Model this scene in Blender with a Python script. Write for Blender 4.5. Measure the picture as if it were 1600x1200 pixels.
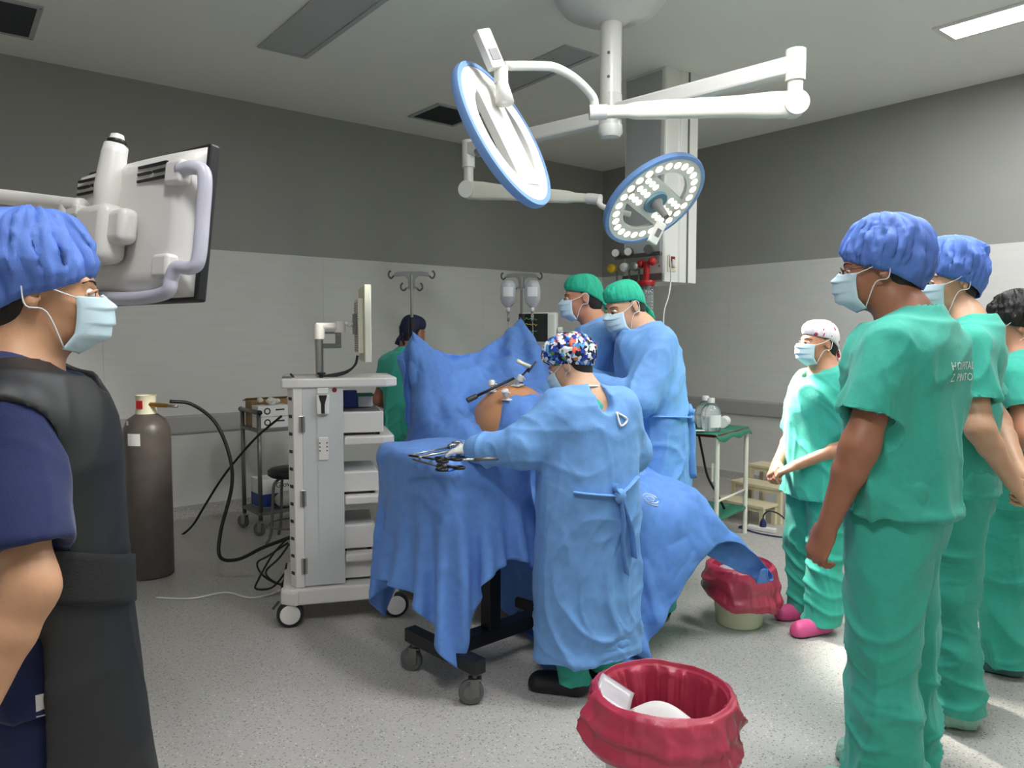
import bpy, math, random
import numpy as np
from mathutils import Vector, Matrix, Euler
from mathutils.bvhtree import BVHTree
random.seed(7)
PI = math.pi
R = math.radians
C = bpy.context.scene.collection
for o in list(bpy.data.objects):
    bpy.data.objects.remove(o)

# ------------------------------------------------------------------ camera
F = 1190.0            # focal length in pixels of the 1600 px wide frame
CH = 1.5              # camera height
PITCH = math.atan(73 / F)
cam = bpy.data.cameras.new('camera')
cam.sensor_width = 36.0
cam.lens = F / 1600 * 36
cam.clip_start = 0.05
camo = bpy.data.objects.new('camera', cam)
C.objects.link(camo)
camo.location = (0, 0, CH)
camo.rotation_euler = (PI / 2 - PITCH, 0, 0)
S = bpy.context.scene
S.camera = camo
S.view_settings.view_transform = 'Standard'
S.view_settings.look = 'None'
S.view_settings.exposure = 0.18
S.view_settings.gamma = 1.0
S.view_settings.use_curve_mapping = False

# ------------------------------------------------------------------ world
W = bpy.data.worlds.new('world')
S.world = W
W.use_nodes = True
W.node_tree.nodes['Background'].inputs[0].default_value = (0.5, 0.52, 0.55, 1)
W.node_tree.nodes['Background'].inputs[1].default_value = 0.05

PANEL_POWER = 54.0    # emission of the lit ceiling panels
LAMP_POWER = 5.0     # emission of the surgical LEDs
SPOT_POWER = 1500.0

# ------------------------------------------------------------------ where a pixel of the photograph lies in the place
_fw = Vector((0, math.cos(PITCH), -math.sin(PITCH)))
_up = Vector((0, math.sin(PITCH), math.cos(PITCH)))
def ray(px, py):
    return _fw + Vector((1, 0, 0)) * ((px - 800) / F) - _up * ((py - 600) / F)
def PD(px, py, d):                 # at distance d in front of the camera (along y)
    r = ray(px, py)
    return Vector((0, 0, CH)) + r * (d / r.y)
def PZ(px, py, z):                 # on the horizontal plane z
    r = ray(px, py)
    return Vector((0, 0, CH)) + r * ((z - CH) / r.z)

# ------------------------------------------------------------------ materials
def lin(c):
    out = []
    for v in c[:3]:
        v = v / 255.0
        out.append(v / 12.92 if v <= 0.04045 else ((v + 0.055) / 1.055) ** 2.4)
    return (out[0], out[1], out[2], 1)
M = {}
def mat(name, rgb, rough=0.5, metal=0.0, spec=0.5, var=0.0, vscale=8.0, bump=0.0, bscale=60.0,
        stretch=(1, 1, 1), trans=0.0, alpha=1.0, sheen=0.0, emit=None, estr=0.0, coat=0.0, sss=0.0, detail=4.0, rvar=0.0):
    m = bpy.data.materials.new(name)
    m.use_nodes = True
    nt = m.node_tree
    b = nt.nodes['Principled BSDF']
    col = lin(rgb)
    b.inputs['Base Color'].default_value = col
    b.inputs['Roughness'].default_value = rough
    b.inputs['Metallic'].default_value = metal
    b.inputs['Specular IOR Level'].default_value = spec
    b.inputs['Transmission Weight'].default_value = trans
    b.inputs['Alpha'].default_value = alpha
    b.inputs['Sheen Weight'].default_value = sheen
    b.inputs['Coat Weight'].default_value = coat
    if sss:
        b.inputs['Subsurface Weight'].default_value = sss
        b.inputs['Subsurface Radius'].default_value = (0.012, 0.005, 0.003)
    if emit:
        b.inputs['Emission Color'].default_value = lin(emit)
        b.inputs['Emission Strength'].default_value = estr
    if var or bump or rvar:
        tc = nt.nodes.new('ShaderNodeTexCoord')
        mp = nt.nodes.new('ShaderNodeMapping')
        mp.inputs['Scale'].default_value = stretch
        nt.links.new(tc.outputs['Object'], mp.inputs['Vector'])
    if var or rvar:
        n = nt.nodes.new('ShaderNodeTexNoise')
        n.inputs['Scale'].default_value = vscale
        n.inputs['Detail'].default_value = detail
        nt.links.new(mp.outputs[0], n.inputs['Vector'])
    if var:
        rp = nt.nodes.new('ShaderNodeMapRange')
        rp.inputs['From Min'].default_value = 0.3
        rp.inputs['From Max'].default_value = 0.7
        rp.inputs['To Min'].default_value = 1 - var
        rp.inputs['To Max'].default_value = 1 + var
        nt.links.new(n.outputs['Fac'], rp.inputs['Value'])
        mx = nt.nodes.new('ShaderNodeVectorMath')
        mx.operation = 'SCALE'
        mx.inputs[0].default_value = col[:3]
        nt.links.new(rp.outputs[0], mx.inputs['Scale'])
        nt.links.new(mx.outputs[0], b.inputs['Base Color'])
    if rvar:
        r2 = nt.nodes.new('ShaderNodeMapRange')
        r2.inputs['From Min'].default_value = 0.3
        r2.inputs['From Max'].default_value = 0.7
        r2.inputs['To Min'].default_value = max(0.02, rough - rvar)
        r2.inputs['To Max'].default_value = rough + rvar
        nt.links.new(n.outputs['Fac'], r2.inputs['Value'])
        nt.links.new(r2.outputs[0], b.inputs['Roughness'])
    if bump:
        n2 = nt.nodes.new('ShaderNodeTexNoise')
        n2.inputs['Scale'].default_value = bscale
        n2.inputs['Detail'].default_value = 6
        nt.links.new(mp.outputs[0], n2.inputs['Vector'])
        bp = nt.nodes.new('ShaderNodeBump')
        bp.inputs['Strength'].default_value = bump
        bp.inputs['Distance'].default_value = 0.01
        nt.links.new(n2.outputs['Fac'], bp.inputs['Height'])
        nt.links.new(bp.outputs[0], b.inputs['Normal'])
    M[name] = m
    return m

def crease_mat(name, rgb, rough, var, scale, strength, spec=0.4, trans=0.0, vscale=9, dist=0.012, sheen=0.0, alpha=1.0):
    """cloth or film with sharp creases: ridged noise as fine relief, mottled colour"""
    m = mat(name, rgb, rough=rough, var=var, vscale=vscale, spec=spec, sheen=sheen, alpha=alpha)
    nt = m.node_tree
    b = nt.nodes['Principled BSDF']
    tc = [n for n in nt.nodes if n.type == 'TEX_COORD'][0]
    n1 = nt.nodes.new('ShaderNodeTexNoise')
    n1.inputs['Scale'].default_value = scale
    n1.inputs['Detail'].default_value = 3
    n1.inputs['Distortion'].default_value = 0.8
    n1.noise_type = 'RIDGED_MULTIFRACTAL'
    nt.links.new(tc.outputs['Object'], n1.inputs['Vector'])
    n2 = nt.nodes.new('ShaderNodeTexNoise')
    n2.inputs['Scale'].default_value = 420
    nt.links.new(tc.outputs['Object'], n2.inputs['Vector'])
    ad = nt.nodes.new('ShaderNodeMath')
    ad.operation = 'MULTIPLY_ADD'
    nt.links.new(n2.outputs['Fac'], ad.inputs[0])
    ad.inputs[1].default_value = 0.12
    nt.links.new(n1.outputs['Fac'], ad.inputs[2])
    bp = nt.nodes.new('ShaderNodeBump')
    bp.inputs['Strength'].default_value = strength
    bp.inputs['Distance'].default_value = dist
    nt.links.new(ad.outputs[0], bp.inputs['Height'])
    nt.links.new(bp.outputs[0], b.inputs['Normal'])
    return m

mat('wall_grey', (154, 153, 147), 0.6, var=0.03, vscale=2.0, bump=0.05, bscale=220)
mat('wall_white', (214, 212, 207), 0.45, var=0.03, vscale=3.0, bump=0.05, bscale=40, stretch=(1, 1, 12))
mat('rail_grey', (168, 166, 163), 0.5)
mat('ceiling', (240, 240, 233), 0.8, var=0.015, vscale=1.5)
mat('white_plastic', (226, 223, 216), 0.35)
mat('white_paint', (229, 227, 220), 0.28)
mat('cream_paint', (226, 224, 208), 0.3)
mat('cart_white', (222, 218, 212), 0.35)
mat('cart_silver', (200, 202, 200), 0.42, metal=0.0, bump=0.03, bscale=300)
mat('lavender', (196, 194, 206), 0.4)
mat('black_plastic', (22, 22, 24), 0.45)
mat('dark_grey', (62, 63, 64), 0.5)
mat('mid_grey', (112, 112, 110), 0.5)
mat('black_metal', (17, 18, 22), 0.42)
mat('steel', (168, 166, 160), 0.28, metal=0.9)
mat('dull_steel', (120, 120, 118), 0.4, metal=0.7)
mat('brass', (168, 128, 60), 0.35, metal=0.8)
mat('rubber', (34, 34, 35), 0.7)
mat('wheel_grey', (92, 92, 94), 0.6)
mat('lamp_blue', (118, 155, 208), 0.4)
mat('lamp_hub', (92, 130, 150), 0.4)
mat('cylinder_brown', (92, 84, 79), 0.38, var=0.12, vscale=14, bump=0.05, bscale=30)
mat('cream_plastic', (226, 220, 190), 0.5)
mat('monitor_cream', (226, 225, 206), 0.5)
mat('paper_white', (232, 230, 226), 0.7, var=0.03, vscale=60)
mat('card_brown', (150, 120, 84), 0.8)
mat('box_blue', (44, 72, 150), 0.5)
mat('print_dark', (40, 40, 48), 0.6)
mat('red_plastic', (184, 30, 34), 0.35)
mat('yellow_plastic', (222, 180, 20), 0.4)
mat('red_dark', (120, 20, 24), 0.5)
mat('green_vinyl', (42, 122, 96), 0.5, var=0.05, vscale=9)
mat('stool_cream', (212, 200, 166), 0.45, var=0.04, vscale=8)
mat('bin_white', (206, 204, 192), 0.4)
mat('bin_cream', (220, 212, 184), 0.45)
crease_mat('red_bag', (182, 58, 82), 0.24, 0.08, 13, 0.5, spec=0.6)
mat('clear_film', (235, 235, 238), 0.25, trans=0.55, var=0.03, vscale=40)
mat('clear_bottle', (238, 244, 246), 0.08, trans=0.9, spec=0.5)
mat('white_cable', (225, 224, 220), 0.5)
mat('black_cable', (18, 18, 19), 0.4)
mat('red_tube', (120, 22, 26), 0.35)
mat('screen_dark', (20, 22, 24), 0.15)
mat('screen_green', (70, 160, 90), 0.4, emit=(70, 160, 90), estr=0.6)
mat('screen_yellow', (190, 180, 70), 0.4, emit=(190, 180, 70), estr=0.6)
mat('navy_plug', (28, 34, 84), 0.4)
mat('blue_plastic', (32, 92, 190), 0.4)
mat('led', (255, 250, 225), 0.4, emit=(255, 248, 222), estr=LAMP_POWER)
mat('panel_lit', (255, 255, 255), 0.5, emit=(250, 252, 255), estr=PANEL_POWER)
mat('panel_off', (178, 181, 180), 0.45)
mat('grille_dark', (52, 54, 58), 0.6)
mat('lamp_glass', (214, 212, 202), 0.25)
# cloth
crease_mat('gown_blue', (108, 158, 216), 0.62, 0.07, 6, 0.8, vscale=26, sheen=0.1)
crease_mat('drape_blue', (96, 142, 214), 0.66, 0.07, 6, 0.6, vscale=30, sheen=0.1)
crease_mat('drape_dark', (74, 112, 184), 0.66, 0.08, 7, 0.45, vscale=26, sheen=0.1)
crease_mat('scrub_green', (56, 170, 148), 0.8, 0.05, 5, 0.5, vscale=60, sheen=0.15)
crease_mat('scrub_navy', (26, 38, 82), 0.8, 0.06, 5, 0.5, vscale=60, sheen=0.15)
crease_mat('cap_blue', (92, 126, 204), 0.6, 0.06, 16, 0.5, vscale=30)
crease_mat('cap_green', (40, 172, 138), 0.75, 0.06, 20, 0.3, vscale=30)
crease_mat('cap_navy', (22, 26, 58), 0.75, 0.06, 20, 0.2, vscale=30)
crease_mat('apron_black', (20, 20, 21), 0.55, 0.06, 5, 0.15, spec=0.5)
mat('elastic_black', (13, 13, 14), 0.8, bump=0.5, bscale=160, stretch=(1, 1, 6))
crease_mat('mask_blue', (200, 224, 232), 0.75, 0.03, 30, 0.12)
mat('mask_white', (226, 230, 230), 0.75)
crease_mat('shoe_cover', (150, 196, 176), 0.5, 0.06, 26, 0.5)
mat('shoe_black', (22, 22, 26), 0.55)
mat('shoe_pink', (218, 82, 138), 0.5)
mat('shoe_grey', (70, 110, 104), 0.6)
mat('glove', (222, 220, 208), 0.5)
mat('hair_dark', (28, 22, 20), 0.55, bump=0.5, bscale=140, stretch=(1, 1, 0.2))
mat('brow', (36, 26, 22), 0.7)
mat('eye_white', (226, 220, 214), 0.25)
mat('eye_dark', (38, 24, 18), 0.15)
mat('gold', (214, 190, 140), 0.3, metal=0.9)
mat('lens_glass', (240, 245, 245), 0.05, trans=0.95)
for nm, c in (('skin_a', (196, 148, 112)), ('skin_b', (160, 106, 78)), ('skin_c', (206, 160, 128)), ('skin_d', (190, 134, 104)), ('skin_e', (198, 142, 100))):
    mat(nm, c, 0.5, var=0.06, vscale=18, bump=0.06, bscale=160, sss=0.12)
mat('letter_white', (236, 240, 236), 0.7)

def floor_material():
    m = bpy.data.materials.new('floor_vinyl')
    m.use_nodes = True
    nt = m.node_tree
    b = nt.nodes['Principled BSDF']
    b.inputs['Roughness'].default_value = 0.42
    tc = nt.nodes.new('ShaderNodeTexCoord')
    cr = []
    for sc, lo, hi, c0 in ((85, 0.0, 0.36, (84, 80, 76)), (60, 0.0, 0.22, (232, 228, 222))):
        v = nt.nodes.new('ShaderNodeTexVoronoi')
        v.inputs['Scale'].default_value = sc
        nt.links.new(tc.outputs['Object'], v.inputs['Vector'])
        r = nt.nodes.new('ShaderNodeMapRange')
        r.inputs['From Min'].default_value = hi * 0.75
        r.inputs['From Max'].default_value = hi
        r.inputs['To Min'].default_value = 0.8
        r.inputs['To Max'].default_value = 0.0
        nt.links.new(v.outputs['Distance'], r.inputs['Value'])
        w = nt.nodes.new('ShaderNodeTexWhiteNoise')
        nt.links.new(v.outputs['Color'], w.inputs['Vector'])
        mu = nt.nodes.new('ShaderNodeMath')
        mu.operation = 'MULTIPLY'
        nt.links.new(r.outputs[0], mu.inputs[0])
        nt.links.new(w.outputs['Value'], mu.inputs[1])
        cr.append((mu, c0))
    base = nt.nodes.new('ShaderNodeRGB')
    base.outputs[0].default_value = lin((178, 174, 168))
    prev = base.outputs[0]
    for mu, c0 in cr:
        mx = nt.nodes.new('ShaderNodeMix')
        mx.data_type = 'RGBA'
        nt.links.new(mu.outputs[0], mx.inputs[0])
        nt.links.new(prev, mx.inputs[6])
        mx.inputs[7].default_value = lin(c0)
        prev = mx.outputs[2]
    nt.links.new(prev, b.inputs['Base Color'])
    M['floor'] = m
floor_material()

def floral_material():
    m = bpy.data.materials.new('floral_print')
    m.use_nodes = True
    nt = m.node_tree
    b = nt.nodes['Principled BSDF']
    b.inputs['Roughness'].default_value = 0.8
    tc = nt.nodes.new('ShaderNodeTexCoord')
    nz = nt.nodes.new('ShaderNodeTexNoise')
    nz.inputs['Scale'].default_value = 34
    mixv = nt.nodes.new('ShaderNodeMix')
    mixv.data_type = 'RGBA'
    mixv.inputs[0].default_value = 0.035
    nt.links.new(tc.outputs['Object'], nz.inputs['Vector'])
    nt.links.new(tc.outputs['Object'], mixv.inputs[6])
    nt.links.new(nz.outputs['Color'], mixv.inputs[7])
    v = nt.nodes.new('ShaderNodeTexVoronoi')
    v.inputs['Scale'].default_value = 64
    nt.links.new(mixv.outputs[2], v.inputs['Vector'])
    sep = nt.nodes.new('ShaderNodeSeparateColor')
    nt.links.new(v.outputs['Color'], sep.inputs[0])
    cr = nt.nodes.new('ShaderNodeValToRGB')
    cr.color_ramp.interpolation = 'CONSTANT'
    cols = [(0, (16, 20, 44)), (0.2, (34, 68, 176)), (0.4, (236, 238, 240)), (0.58, (92, 160, 220)), (0.7, (20, 24, 60)), (0.8, (96, 150, 70)), (0.88, (230, 110, 80)), (0.94, (244, 244, 240))]
    el = cr.color_ramp.elements
    el[0].position = 0; el[0].color = lin(cols[0][1])
    el[1].position = cols[1][0]; el[1].color = lin(cols[1][1])
    for p, c in cols[2:]:
        e = el.new(p); e.color = lin(c)
    nt.links.new(sep.outputs[0], cr.inputs[0])
    nt.links.new(cr.outputs[0], b.inputs['Base Color'])
    M['floral'] = m
floral_material()

def heart_material():
    m = mat('heart_cap', (236, 226, 226), 0.8)
    nt = m.node_tree
    b = nt.nodes['Principled BSDF']
    tc = nt.nodes.new('ShaderNodeTexCoord')
    nz = nt.nodes.new('ShaderNodeTexNoise')
    nz.inputs['Scale'].default_value = 26
    nz.inputs['Detail'].default_value = 1
    nt.links.new(tc.outputs['Object'], nz.inputs['Vector'])
    cr = nt.nodes.new('ShaderNodeValToRGB')
    cr.color_ramp.interpolation = 'CONSTANT'
    el = cr.color_ramp.elements
    el[0].position = 0; el[0].color = lin((236, 226, 226))
    el[1].position = 0.625; el[1].color = lin((206, 60, 92))
    nt.links.new(nz.outputs['Fac'], cr.inputs[0])
    nt.links.new(cr.outputs[0], b.inputs['Base Color'])
heart_material()

# ------------------------------------------------------------------ mesh helpers
def link(o, parent=None):
    C.objects.link(o)
    if parent is not None:
        o.parent = parent
    return o
def tag(o, label=None, cat=None, group=None, kind=None):
    if label: o['label'] = label
    if cat: o['category'] = cat
    if group: o['group'] = group
    if kind: o['kind'] = kind
    return o
def thing(name, label, cat, loc=(0, 0, 0), rotz=0.0, group=None):
    o = bpy.data.objects.new(name, None)
    C.objects.link(o)
    o.empty_display_size = 0.1
    o.location = loc
    o.rotation_euler = (0, 0, rotz)
    return tag(o, label, cat, group)

def frame_of(d):
    d = Vector(d).normalized()
    a = Vector((0, 0, 1)) if abs(d.z) < 0.95 else Vector((1, 0, 0))
    s = d.cross(a).normalized()
    return s, s.cross(d).normalized(), d

class MB:
    def __init__(self):
        self.v = []; self.f = []; self.mi = []; self.cur = 0
    def add(self, vs, fs):
        n = len(self.v)
        self.v += [tuple(v) for v in vs]
        for f in fs:
            self.f.append(tuple(i + n for i in f)); self.mi.append(self.cur)
        return self
    def box(self, c, s, rot=None):
        vs = []
        for z in (-.5, .5):
            for y in (-.5, .5):
                for x in (-.5, .5):
                    p = Vector((x * s[0], y * s[1], z * s[2]))
                    if rot is not None: p = rot @ p
                    vs.append(p + Vector(c))
        return self.add(vs, [(0, 2, 3, 1), (4, 5, 7, 6), (0, 1, 5, 4), (2, 6, 7, 3), (0, 4, 6, 2), (1, 3, 7, 5)])
    def bar(self, a, b, w, h):
        a = Vector(a); b = Vector(b)
        s, u, d = frame_of(b - a)
        vs = [p + s * (x * w / 2) + u * (z * h / 2) for p in (a, b) for x, z in ((-1, -1), (1, -1), (1, 1), (-1, 1))]
        return self.add(vs, [(0, 1, 2, 3)[::-1], (4, 5, 6, 7), (0, 1, 5, 4), (1, 2, 6, 5), (2, 3, 7, 6), (3, 0, 4, 7)])
    def cyl(self, a, b, r, r2=None, n=20, cap=True):
        return self.tube([a, b], [r, r if r2 is None else r2], n, cap)
    def tube(self, pts, r, n=10, cap=True, flat=1.0):
        pts = [Vector(p) for p in pts]
        if not isinstance(r, (list, tuple)): r = [r] * len(pts)
        vs = []; fs = []
        s = None
        for i, p in enumerate(pts):
            d = (pts[min(i + 1, len(pts) - 1)] - pts[max(i - 1, 0)]).normalized()
            if s is None:
                s, u, _ = frame_of(d)
            else:
                s = (s - d * s.dot(d)).normalized(); u = s.cross(d).normalized()
            for k in range(n):
                t = 2 * PI * k / n
                vs.append(p + s * (math.cos(t) * r[i]) + u * (math.sin(t) * r[i] * flat))
        for i in range(len(pts) - 1):
            for k in range(n):
                a = i * n + k; b = i * n + (k + 1) % n
                fs.append((a, b, b + n, a + n))
        if cap:
            fs.append(tuple(range(n))[::-1]); fs.append(tuple(range((len(pts) - 1) * n, len(pts) * n)))
        return self.add(vs, fs)
    def lathe(self, prof, c=(0, 0, 0), n=32, axis=None, sx=1.0, sy=1.0, fn=None):
        c = Vector(c)
        if axis is None: s, u, d = Vector((1, 0, 0)), Vector((0, 1, 0)), Vector((0, 0, 1))
        else:
            s, u, d = frame_of(axis)
        vs = []; fs = []
        m = len(prof)
        for j, (r, z) in enumerate(prof):
            for k in range(n):
                t = 2 * PI * k / n
                rr, zz = (r, z) if fn is None else fn(r, z, t, j)
                vs.append(c + s * (math.cos(t) * rr * sx) + u * (math.sin(t) * rr * sy) + d * zz)
        for j in range(m - 1):
            for k in range(n):
                a = j * n + k; b = j * n + (k + 1) % n
                fs.append((a, b, b + n, a + n))
        return self.add(vs, fs)
    def sphere(self, c, r, n=16, m=10, sc=(1, 1, 1), Rm=None):
        vs = []; fs = []
        for j in range(m + 1):
            ph = PI * j / m
            for k in range(n):
                t = 2 * PI * k / n
                p = Vector((r * sc[0] * math.sin(ph) * math.cos(t), r * sc[1] * math.sin(ph) * math.sin(t), r * sc[2] * math.cos(ph)))
                if Rm is not None: p = Rm @ p
                vs.append(p + Vector(c))
        for j in range(m):
            for k in range(n):
                a = j * n + k; b = j * n + (k + 1) % n
                fs.append((a, a + n, b + n, b))
        return self.add(vs, fs)
    def prism(self, poly, z0, z1, tf=None):
        n = len(poly)
        vs = [Vector((x, y, z0)) for x, y in poly] + [Vector((x, y, z1)) for x, y in poly]
        if tf is not None: vs = [tf @ v for v in vs]
        fs = [tuple(range(n))[::-1], tuple(range(n, 2 * n))] + [(i, (i + 1) % n, (i + 1) % n + n, i + n) for i in range(n)]
        return self.add(vs, fs)
    def grid(self, fn, nu, nv, closed=False):
        vs = [fn(i / (nu if closed else nu - 1), j / (nv - 1)) for j in range(nv) for i in range(nu)]
        fs = []
        for j in range(nv - 1):
            for i in range(nu if closed else nu - 1):
                a = j * nu + i; b = j * nu + (i + 1) % nu
                fs.append((a, b, b + nu, a + nu))
        return self.add(vs, fs)
    def mesh(self, name):
        me = bpy.data.meshes.new(name)
        me.from_pydata([tuple(v) for v in self.v], [], self.f)
        return me
    def build(self, name, m, parent=None, smooth=False, bevel=0.0, seg=2, sub=0, solid=0.0, tf=None, angle=None):
        if tf is not None:
            self.v = [tuple(tf @ Vector(v)) for v in self.v]
        me = self.mesh(name)
        mats = m if isinstance(m, (list, tuple)) else [m]
        for k in mats: me.materials.append(M[k])
        if len(mats) > 1:
            me.polygons.foreach_set('material_index', self.mi)
        fix_normals(me)
        if smooth: me.polygons.foreach_set('use_smooth', [True] * len(me.polygons))
        o = bpy.data.objects.new(name, me)
        link(o, parent)
        if solid:
            md = o.modifiers.new('solid', 'SOLIDIFY'); md.thickness = solid; md.offset = 0
        if bevel:
            md = o.modifiers.new('bevel', 'BEVEL'); md.width = bevel; md.segments = seg; md.limit_method = 'ANGLE'; md.angle_limit = R(40)
            md.harden_normals = False
        if sub:
            md = o.modifiers.new('sub', 'SUBSURF'); md.levels = sub; md.render_levels = sub
        if angle is not None or (bevel and smooth):
            try: me.set_sharp_from_angle(angle=R(angle or 40))
            except Exception: pass
        return o
import bmesh
def fix_normals(me):
    bm = bmesh.new(); bm.from_mesh(me)
    bmesh.ops.recalc_face_normals(bm, faces=bm.faces)
    bm.to_mesh(me); bm.free()

def np_obj(name, V, Fq, m, parent=None, smooth=True):
    me = bpy.data.meshes.new(name)
    V = np.asarray(V, dtype=np.float32); Fq = np.asarray(Fq, dtype=np.int32)
    k = Fq.shape[1]
    me.vertices.add(len(V)); me.vertices.foreach_set('co', V.ravel())
    me.loops.add(Fq.size); me.loops.foreach_set('vertex_index', Fq.ravel())
    me.polygons.add(len(Fq)); me.polygons.foreach_set('loop_start', np.arange(0, Fq.size, k, dtype=np.int32))
    me.update(calc_edges=True)
    me.validate()
    me.materials.append(M[m])
    if smooth: me.polygons.foreach_set('use_smooth', np.ones(len(me.polygons), dtype=bool))
    o = bpy.data.objects.new(name, me)
    return link(o, parent)

def bez(pts, n=12):
    """smooth curve through points (Catmull-Rom)"""
    P = [Vector(p) for p in pts]
    P = [P[0] * 2 - P[1]] + P + [P[-1] * 2 - P[-2]]
    out = []
    for i in range(1, len(P) - 2):
        for k in range(n):
            t = k / n
            a, b, c, d = P[i - 1], P[i], P[i + 1], P[i + 2]
            out.append(0.5 * ((2 * b) + (c - a) * t + (2 * a - 5 * b + 4 * c - d) * t * t + (3 * b - a - 3 * c + d) * t ** 3))
    out.append(P[-2])
    return out

def text_mesh(s, size, extr=0.0005):
    cu = bpy.data.curves.new('lettering', 'FONT')
    cu.body = s; cu.size = size; cu.extrude = extr; cu.align_x = 'CENTER'; cu.align_y = 'CENTER'
    cu.resolution_u = 2
    o = bpy.data.objects.new('lettering', cu)
    C.objects.link(o)
    dg = bpy.context.evaluated_depsgraph_get()
    me = bpy.data.meshes.new_from_object(o.evaluated_get(dg))
    bpy.data.objects.remove(o)
    return me
# ------------------------------------------------------------------ the room
U = Vector((0.775, 0.632, 0)).normalized()          # along the left wall, away from the camera
Vv = Vector((-U.y, U.x, 0))                         # along the right wall, away from the camera
d0 = CH * F / 191.0
CO = Vector((140 / F * d0, d0, 0))                  # far corner of the room
LEN_L, LEN_R, HC = 8.6, 8.4, 3.5                    # wall lengths, ceiling height
ZB = 2.23                                           # where grey paint meets white cladding
def RP(a, b, z=0.0):                                # a back along the left wall, b out from the left wall
    return CO - U * a - Vv * b + Vector((0, 0, z))
rot_room = math.atan2(U.y, U.x)

def slab(name, pts, t, m, parent=None):
    """a flat slab: outline pts (world), thickness vector t"""
    mb = MB()
    n = len(pts)
    vs = [Vector(p) for p in pts] + [Vector(p) + t for p in pts]
    mb.add(vs, [tuple(range(n)), tuple(range(n, 2 * n))[::-1]] + [(i, i + n, (i + 1) % n + n, (i + 1) % n) for i in range(n)])
    return mb.build(name, m, parent)
Zv = Vector((0, 0, 1))
fl = slab('floor', [RP(-.2, -.2), RP(LEN_L + .2, -.2), RP(LEN_L + .2, LEN_R + .2), RP(-.2, LEN_R + .2)], -Zv * 0.1, 'floor')
tag(fl, kind='structure')
ce = slab('ceiling', [RP(-.2, -.2, HC), RP(LEN_L + .2, -.2, HC), RP(LEN_L + .2, LEN_R + .2, HC), RP(-.2, LEN_R + .2, HC)], Zv * 0.1, 'ceiling')
tag(ce, kind='structure')
def wall(name, p, q, out, panels=True):
    """grey painted wall with white cladding panels, bumper rail and cove"""
    w = slab(name, [p, q, q + Zv * HC, p + Zv * HC], out * 0.15, 'wall_grey')
    tag(w, kind='structure')
    L = (q - p).length; d = (q - p).normalized(); inn = -out
    if panels:
        x = 0.0
        while x < L - 0.01:
            x1 = min(x + 1.83, L)
            slab('panel', [p + d * (x + .0006) + Zv * .1, p + d * (x1 - .0006) + Zv * .1, p + d * (x1 - .0006) + Zv * ZB, p + d * (x + .0006) + Zv * ZB], inn * 0.006, 'wall_white', w)
            x = x1
        mb = MB()
        prof = [(0.006, 0.70), (0.022, 0.705), (0.030, 0.72), (0.030, 0.84), (0.022, 0.855), (0.006, 0.86)]
        vs = [p + d * e + inn * a + Zv * z for e in (0.02, L - 0.02) for a, z in prof]
        n = len(prof)
        mb.add(vs, [(i, (i + 1) % n, (i + 1) % n + n, i + n) for i in range(n)] + [tuple(range(n)), tuple(range(n, 2 * n))])
        mb.build('bumper_rail', 'rail_grey', w)
    side = name.split('_')[1]
    mb = MB()
    prof = [(0.0, 0.0), (0.06, 0.0), (0.035, 0.008), (0.016, 0.028), (0.009, 0.06), (0.008, 0.105), (0.0, 0.105)]
    n = len(prof)
    vs = [p + d * e + inn * a + Zv * (z + .0006) for e in (0.0, L) for a, z in prof]
    mb.add(vs, [(i, (i + 1) % n, (i + 1) % n + n, i + n) for i in range(n)] + [tuple(range(n)), tuple(range(n, 2 * n))])
    tag(mb.build('baseboard_' + side, 'floor', None), kind='structure')
    return w
wall_left = wall('wall_left', RP(0, 0), RP(LEN_L, 0), Vv)
wall_right = wall('wall_right', RP(0, 0), RP(0, LEN_R), U)
wall('wall_near', RP(LEN_L, LEN_R), RP(0, LEN_R), -Vv)
wall('wall_side', RP(LEN_L, 0), RP(LEN_L, LEN_R), -U)

# ------------------------------------------------------------------ ceiling fittings
def ceil_xy(px, py):
    return PZ(px, py, HC)
def ceiling_panel(a, b, c, lit, label, group=None):
    """a recessed light from three ceiling corners a-b long side, a-c short side"""
    a = Vector(a); e1 = Vector(b) - a; e2 = Vector(c) - a
    ex = e1.normalized(); ey = (e2 - ex * e2.dot(ex)).normalized()
    L, Wd = e1.length, e2.dot(ey)
    if ex.cross(ey).z < 0: a = a + ey * Wd; ey = -ey
    t = thing('ceiling_light', label, 'ceiling light', (a.x, a.y, HC), math.atan2(ex.y, ex.x), group)
    fr = MB()
    wf = 0.035
    fr.box((L / 2, wf / 2, -.006), (L, wf, .012)); fr.box((L / 2, Wd - wf / 2, -.006), (L, wf, .012))
    fr.box((wf / 2, Wd / 2, -.006), (wf, Wd - 2 * wf, .012)); fr.box((L - wf / 2, Wd / 2, -.006), (wf, Wd - 2 * wf, .012))
    fr.build('frame', 'white_plastic' if lit else 'panel_off', t)
    MB().box((L / 2, Wd / 2, -.003), (L - 2 * wf, Wd - 2 * wf, .004)).build('diffuser', 'panel_lit' if lit else 'panel_off', t)
    return t
# far corner of the lit one in view, then the unlit ones
A = ceil_xy(1456, 44)
ceiling_panel(A, A - Vv * 1.25, A + U * 0.32, True, 'lit recessed ceiling light panel near the right-hand wall')
A = ceil_xy(402, 72)
ceiling_panel(A, A + (ceil_xy(520, -30) - A).normalized() * 1.25, ceil_xy(478, 91), False, 'long unlit recessed light panel over the left part of the room')
A = ceil_xy(883, 69)
ceiling_panel(A, A + (ceil_xy(800, 108) - A).normalized() * 1.25, A + (ceil_xy(936, 88) - A).normalized() * 0.32, False, 'unlit recessed light panel beside the lamp pole')
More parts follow.
